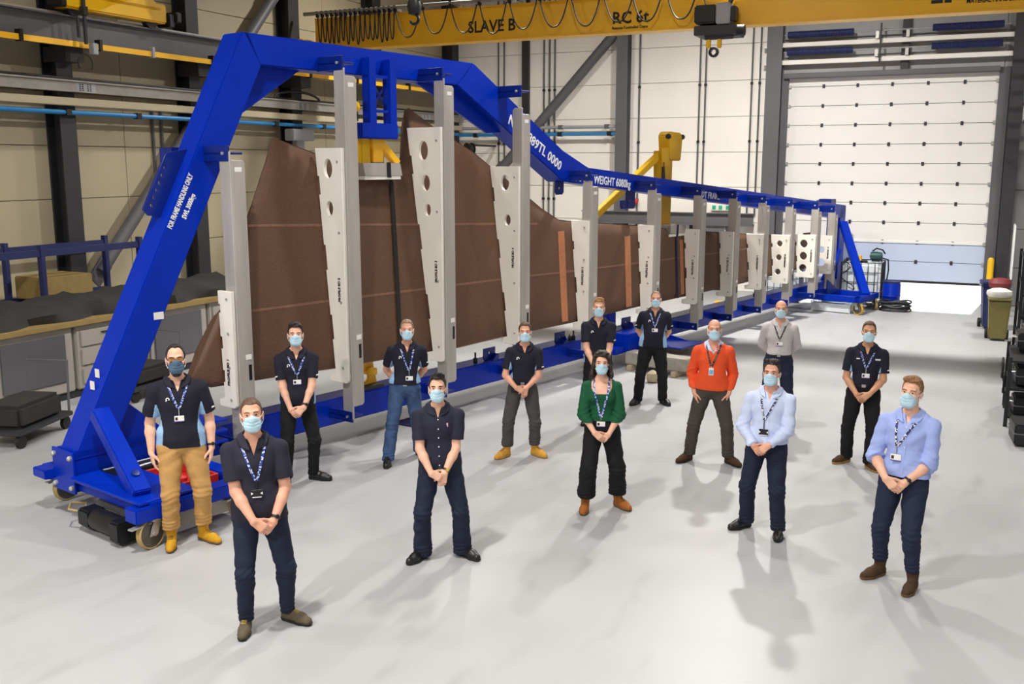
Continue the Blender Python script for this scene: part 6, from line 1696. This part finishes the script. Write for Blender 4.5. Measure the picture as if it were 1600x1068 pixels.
            MB().box(bx - hw, bx + hw, yb - 0.0055, yb - 0.004, bz - hh_, bz - hh_ + 0.008).build('badge_print', M_VIOLET, la)
    # ---- watch
    for i in cfg.get('watch', []):
        d = nrm(wr[i] - elb[i]); c = wr[i] - d * 0.035
        r_ = 0.034 * k * bt
        MB().lathe([(r_ - 0.003, -0.010), (r_ + 0.004, -0.009), (r_ + 0.004, 0.009), (r_ - 0.003, 0.010)], c, tuple(d), 20, True).build('watch_strap', M_BLACK, person)
        out = nrm(np.array([0.35 * (1 if i else -1), -1, 0.25]) - d * (np.array([0.35 * (1 if i else -1), -1, 0.25]) @ d))
        MB().lathe([(0.017, 0), (0.017, 0.007), (0.013, 0.009), (0.001, 0.009)], c + out * (r_ + 0.001), tuple(out), 16).build('watch_case', cfg.get('watchm', M_BLACK), person)
    if cfg.get('hipfob'):
        s = -1
        hit = bv2.ray_cast(Vector((pel[0] + s * 0.10, -1, pel[2] - 0.05 * k)), Vector((0, 1, 0)))
        if hit[0] is not None:
            p = hit[0]; fb = MB().box(p.x - 0.045, p.x + 0.045, p.y - 0.012, p.y, p.z - 0.03, p.z + 0.03).build('belt_badge', M_BLACK, tz, bevel=0.004, seg=1)
            MB().tube([p + Vector((0, -0.008, 0.03)), p + Vector((0, -0.004, 0.10))], 0.004, 6).build('fob_cord', M_SILVER, tz)
    return person
M_BELT = mat('black_leather_belt', (24, 22, 21), 0.45, var=0.08)
M_VIOLET = mat('violet_print', (92, 78, 160), 0.6, var=0)
M_MARKP = mat('pink_stitching', (226, 176, 190), 0.7, var=0)
M_NAVYP = cloth_mat('navy_pique_cotton', (34, 34, 46))
M_NAVYP2 = cloth_mat('dark_navy_pique_cotton', (42, 41, 53))
M_NAVYS = cloth_mat('navy_shirt_cotton', (40, 41, 56))
M_PANEL = cloth_mat('pale_blue_side_panel', (150, 186, 222))
M_GREENK = cloth_mat('green_ribbed_knit', (26, 84, 56), bump=0.25)
M_ORANGE = cloth_mat('orange_ribbed_knit', (234, 86, 44), bump=0.25)
M_SHIRTL = cloth_mat('pale_blue_shirt_cotton', (200, 210, 238), var=0.04)
M_SHIRTB = cloth_mat('mid_blue_shirt_cotton', (160, 176, 230), var=0.05)
M_SHIRTG = cloth_mat('pale_grey_check_shirt', (196, 190, 190), var=0.12, scale=140)
M_CHINO = cloth_mat('tan_chino_cotton', (190, 146, 88), var=0.08)
M_NAVYT = cloth_mat('navy_trouser_cotton', (34, 40, 58))
M_NAVYT2 = cloth_mat('dark_navy_trouser_cotton', (38, 44, 66))
M_BLACKT = cloth_mat('black_trouser_cotton', (27, 26, 27))
M_GREYT = cloth_mat('charcoal_trouser_cotton', (74, 70, 68))
M_BROWNT = cloth_mat('grey_brown_trouser_cotton', (72, 66, 60))
M_JEAN = cloth_mat('washed_blue_denim', (62, 84, 120), var=0.3, scale=9)
M_BOOTT = cloth_mat('mustard_suede', (198, 148, 34), bump=0.2)
M_BOOTH = cloth_mat('honey_nubuck', (206, 152, 62), bump=0.2)
M_BOOTR = cloth_mat('russet_leather', (160, 96, 44), bump=0.15)
M_SHOEB = mat('black_leather', (24, 23, 23), 0.4, var=0.15, scale=30)
M_SHOEG = cloth_mat('olive_suede', (94, 84, 66), bump=0.2)
M_SHOEBR = cloth_mat('dark_brown_suede', (76, 56, 40), bump=0.2)
M_SOLEK = mat('black_sole', (24, 23, 22), 0.7, var=0.1)
M_SOLEB = mat('brown_gum_sole', (104, 74, 40), 0.7, var=0.1)
M_SOLEY = mat('ochre_sole', (172, 128, 60), 0.7, var=0.1)
M_LACEY = mat('yellow_lace', (196, 170, 60), 0.7, var=0)
HB = {'brown': hair_mat('brown_hair', (84, 58, 40)), 'dark': hair_mat('dark_brown_hair', (44, 32, 26)), 'black': hair_mat('black_hair', (28, 23, 22)), 'grey': hair_mat('grey_fair_hair', (142, 120, 96)), 'sandy': hair_mat('sandy_hair', (176, 130, 84)), 'light': hair_mat('light_brown_hair', (142, 102, 62)), 'stub': hair_mat('grey_stubble_hair', (128, 100, 80))}
POLO = dict(top='polo', topm=M_NAVYP, panels=True, panelm=M_PANEL, sleeve='short', vneck=0.085, marks=[(-0.085, 1.335, 'ring')], armmark='one')
PEOPLE = [
 dict(label='nearest man at front left, plain navy polo, black badge, olive shoes', root=(-4.978, 5.905), yaw=0.700, L=(-0.163, -0.033), R=(0.163, 0.033), toe=(-8, 48), H=1.885, lean=-0.045, arms='clasp', tophand=0, handx=0.005, handz=0.895, hair='buzz', hairm=HB['brown'], hairline=0.078,
      top='polo', topm=M_NAVYP2, sleeve='short', vneck=0.10, bot='slim', botm=M_NAVYT, cuff=0.085, shoe='shoe', shoem=M_SHOEG, solem=M_SOLEK, lacem=M_LACEY, lan='blue', badge='black', badgez=1.10, joinz=1.19, badgex=0.01, watch=[1], hem=0.87, skin=1, seed=1, h=0.0058, buttons=2, hpitch=0.14, hroll=-0.04),
 dict(label='bearded man in spectacles and slate mask, tan chinos, mustard boots, arms at his sides', root=(-6.830, 6.992), yaw=0.774, L=(-0.147, -0.02), R=(0.147, 0.02), toe=(-5, 38), H=1.975, lean=-0.011, arms='side', hair='recede', hairm=HB['black'], hairline=0.098, beard=True, glasses=True, mask=M_MASKD,
      bot='straight', botm=M_CHINO, cuff=0.185, shoe='boot', shoem=M_BOOTT, solem=M_SOLEB, lacem=M_SOLEB, lan='blue', badgez=1.165, joinz=1.255, watch=[1], hem=0.90, bulk=1.06, skin=0, seed=2, h=0.006, hpitch=0.10, tfold=0.006, **POLO),
 dict(label='tall young man, dark side-swept hair, navy polo, black trousers, hands clasped before the brown blade', root=(-7.011, 9.013), yaw=0.661, L=(-0.15, -0.052), R=(0.15, 0.052), toe=(-5, 62), H=1.88, lean=0.007, arms='clasp', tophand=1, handz=0.875, hair='side', hairm=HB['dark'],
      bot='slim', botm=M_BLACKT, cuff=0.07, shoe='shoe', shoem=M_SHOEB, solem=M_SOLEK, lan='blue', badgez=1.155, joinz=1.235, watch=[1], hem=0.90, bulk=0.9, skin=0, seed=3, h=0.0068, **{**POLO, 'armmark': 'both'}),
 dict(label='man in blue jeans and navy polo, hands behind his back, legs wide apart', root=(-6.387, 10.287), yaw=0.556, L=(-0.196, -0.171), R=(0.196, 0.171), toe=(-5, 25), H=1.78, lean=0.07, arms='back', hair='crop', hairm=HB['grey'], hairline=0.09,
      bot='straight', botm=M_JEAN, cuff=0.05, shoe='shoe', shoem=M_SHOEB, solem=M_SOLEK, lan='blue', badgez=1.075, joinz=1.17, badgex=0.02, hem=1.0, waist=1.02, belt=True, skin=1, seed=4, h=0.0072, **POLO),
 dict(label='man with dark quiff in dark buttoned short-sleeved shirt, no lanyard, front centre', root=(-4.395, 7.738), yaw=0.516, L=(-0.187, -0.017), R=(0.187, 0.017), toe=(-38, 42), H=1.765, lean=-0.03, arms='wrist', tophand=0, handx=-0.01, handz=0.845, hair='quiff', hairm=HB['black'], hairline=0.088, brow=1.4,
      top='shirt', topm=M_NAVYS, sleeve='short', vneck=0.08, bot='boot', botm=M_NAVYT, cuff=0.035, shoe='shoe', shoem=M_SHOEB, solem=M_SOLEK, watch=[1], watchm=M_LACEY, hem=0.90, skin=0, seed=5, h=0.0058, buttons=6, marks=[(0.085, 1.335, 'tiny')], hyaw=-0.05),
 dict(label='man in charcoal trousers and honey boots, navy polo, black badge at his hip', root=(-5.132, 11.065), yaw=0.434, L=(-0.175, -0.03), R=(0.175, 0.03), toe=(-40, 42), H=1.72, lean=0.05, arms='wrist', tophand=0, handx=0.03, handz=0.885, hair='short', hairm=HB['brown'], hairline=0.09,
      bot='straight', botm=M_GREYT, cuff=0.15, shoe='boot', shoem=M_BOOTH, solem=M_SOLEY, lacem=M_SOLEB, hem=1.01, waist=1.03, belt=True, hipfob=True, skin=1, seed=6, h=0.0075, bulk=0.96, **POLO),
 dict(label='young man with sandy quiff, navy polo, standing half hidden behind the woman in green', root=(-4.824, 12.996), yaw=0.355, L=(-0.13, 0.0), R=(0.13, 0.0), toe=(-20, 20), H=1.80, lean=0.0, arms='clasp', handz=0.84, hair='quiff', hairm=HB['sandy'], hairline=0.088,
      bot='straight', botm=M_BLACKT, cuff=0.05, shoe='shoe', shoem=M_SHOEB, solem=M_SOLEK, hem=0.90, skin=0, seed=7, h=0.0085, **POLO),
 dict(label='woman with long curly dark hair, green scoop-neck jumper, wide black trousers and russet boots', root=(-3.519, 9.652), yaw=0.350, L=(-0.175, -0.067), R=(0.175, 0.067), toe=(-6, 40), H=1.725, lean=-0.02, arms='clasp', tophand=0, handx=-0.015, handz=0.835, hair='long', hairm=HB['dark'], hairline=0.086, fem=True,
      top='scoop', topm=M_GREENK, sleeve='three', bot='wide', botm=M_BLACKT, cuff=0.16, shoe='boot', shoem=M_BOOTR, solem=M_SOLEB, lacem=M_SOLEB, lan='blue', badgez=1.005, joinz=1.08, hem=1.03, untucked=False, waist=1.075, skin=0, seed=8, h=0.0068, ease=0.010, hpitch=0.08, rib=True, fold=0.002, tfold=0.006, tease=0.008),
 dict(label='stocky man in navy polo, hands behind his back, standing before the concrete blocks', root=(-4.510, 14.478), yaw=0.302, L=(-0.191, -0.027), R=(0.191, 0.027), toe=(-28, 28), H=1.76, lean=0.05, arms='back', hair='buzz', hairm=HB['stub'], hairline=0.094,
      bot='straight', botm=M_BLACKT, cuff=0.045, shoe='shoe', shoem=M_SHOEB, solem=M_SOLEK, lan='blue', badgez=1.20, joinz=1.26, hem=0.92, bulk=1.12, belly=0.05, skin=1, seed=9, h=0.0085, **{**POLO, 'armmark': 'both'}),
 dict(label='balding man in an orange jumper with both hands in his pockets', root=(-2.912, 11.829), yaw=0.241, L=(-0.243, 0.019), R=(0.243, -0.019), toe=(-38, 40), H=1.80, lean=0.016, arms='pocket', hair='bald', hairm=HB['stub'],
      top='jumper', topm=M_ORANGE, collarm=M_SHIRTL, sleeve='long', vneck=0.115, bot='straight', botm=M_BROWNT, cuff=0.085, shoe='shoe', shoem=M_SHOEBR, solem=M_SOLEK, lan='black', badge='tall', badgez=1.175, joinz=1.235, badgex=-0.02, hem=0.935, bulk=1.06, belly=0.03, ease=0.016, skin=1, seed=10, h=0.0072, rib=True, tfold=0.004),
 dict(label='bald man in a pale grey shirt with a black lanyard, hands behind his back', root=(-2.510, 14.038), yaw=0.177, L=(-0.14, 0.0), R=(0.14, 0.0), toe=(-20, 20), H=1.785, lean=0.0, arms='back', hair='bald', hairm=HB['stub'],
      top='shirt', topm=M_SHIRTG, sleeve='long', vneck=0.075, bot='straight', botm=M_NAVYT, cuff=0.05, shoe='shoe', shoem=M_SHOEB, solem=M_SOLEK, lan='black', badgez=1.19, joinz=1.26, hem=1.03, untucked=False, waist=1.05, belt=True, ease=0.015, skin=1, seed=11, h=0.0085, fold=0.006, buttons=2, bulk=1.04),
 dict(label='man in pale blue long-sleeved shirt, dark tousled hair, black badge on his stomach', root=(-1.823, 9.704), yaw=0.186, L=(-0.158, 0.078), R=(0.158, -0.078), toe=(-42, 4), H=1.765, lean=0.03, arms='clasp', tophand=1, handx=-0.012, handz=0.90, hair='messy', hairm=HB['dark'], hairline=0.088,
      top='shirt', topm=M_SHIRTL, sleeve='long', vneck=0.075, bot='straight', botm=M_NAVYT, cuff=0.06, shoe='shoe', shoem=M_SHOEB, solem=M_SOLEK, lan='navy', badge='black', badgez=1.09, joinz=1.21, badgex=-0.035, hem=0.955, waist=1.03, ease=0.014, skin=1, seed=12, h=0.0066, fold=0.0115, turn=-0.12, hyaw=-0.06, bulk=1.03, buttons=2, belly=0.02),
 dict(label='man in navy polo with white chest marks and black trousers, brown crop, back right', root=(-1.225, 12.498), yaw=0.098, L=(-0.132, 0.093), R=(0.132, -0.093), toe=(-42, 28), H=1.795, lean=0.04, arms='clasp', tophand=1, handx=0.02, handz=0.885, hair='crop', hairm=HB['brown'], hairline=0.086,
      bot='straight', botm=M_BLACKT, cuff=0.06, shoe='shoe', shoem=M_SHOEBR, solem=M_SOLEY, lan='blue', badgez=1.145, joinz=1.245, badgex=-0.005, hem=1.025, untucked=False, waist=1.045, belt=True, skin=2, seed=13, h=0.0078, **{**POLO, 'marks': [(-0.095, 1.345, 'bar'), (0.10, 1.345, 'wide')]}),
 dict(label='man in a mid blue shirt with rolled sleeves, navy trousers and brown boots, front right', root=(-0.501, 8.961), yaw=0.056, L=(-0.138, 0.106), R=(0.138, -0.106), toe=(-28, -4), H=1.865, lean=0.03, arms='clasp', tophand=0, handx=-0.02, handz=0.935, hair='side', hairm=HB['light'], hairline=0.09,
      top='shirt', topm=M_SHIRTB, sleeve='rolled', vneck=0.075, bot='slim', botm=M_NAVYT2, cuff=0.165, shoe='chelsea', shoem=M_SHOEBR, solem=M_SOLEB, lan='navy', badgez=1.13, joinz=1.225, badgex=-0.065, hem=0.965, waist=1.03, ease=0.014, skin=0, seed=14, h=0.0062, fold=0.0115, turn=-0.2, hyaw=-0.10, hroll=0.05, watch=[1], buttons=3, bulk=1.02),
]
for cfg in PEOPLE:
    make_person(cfg)
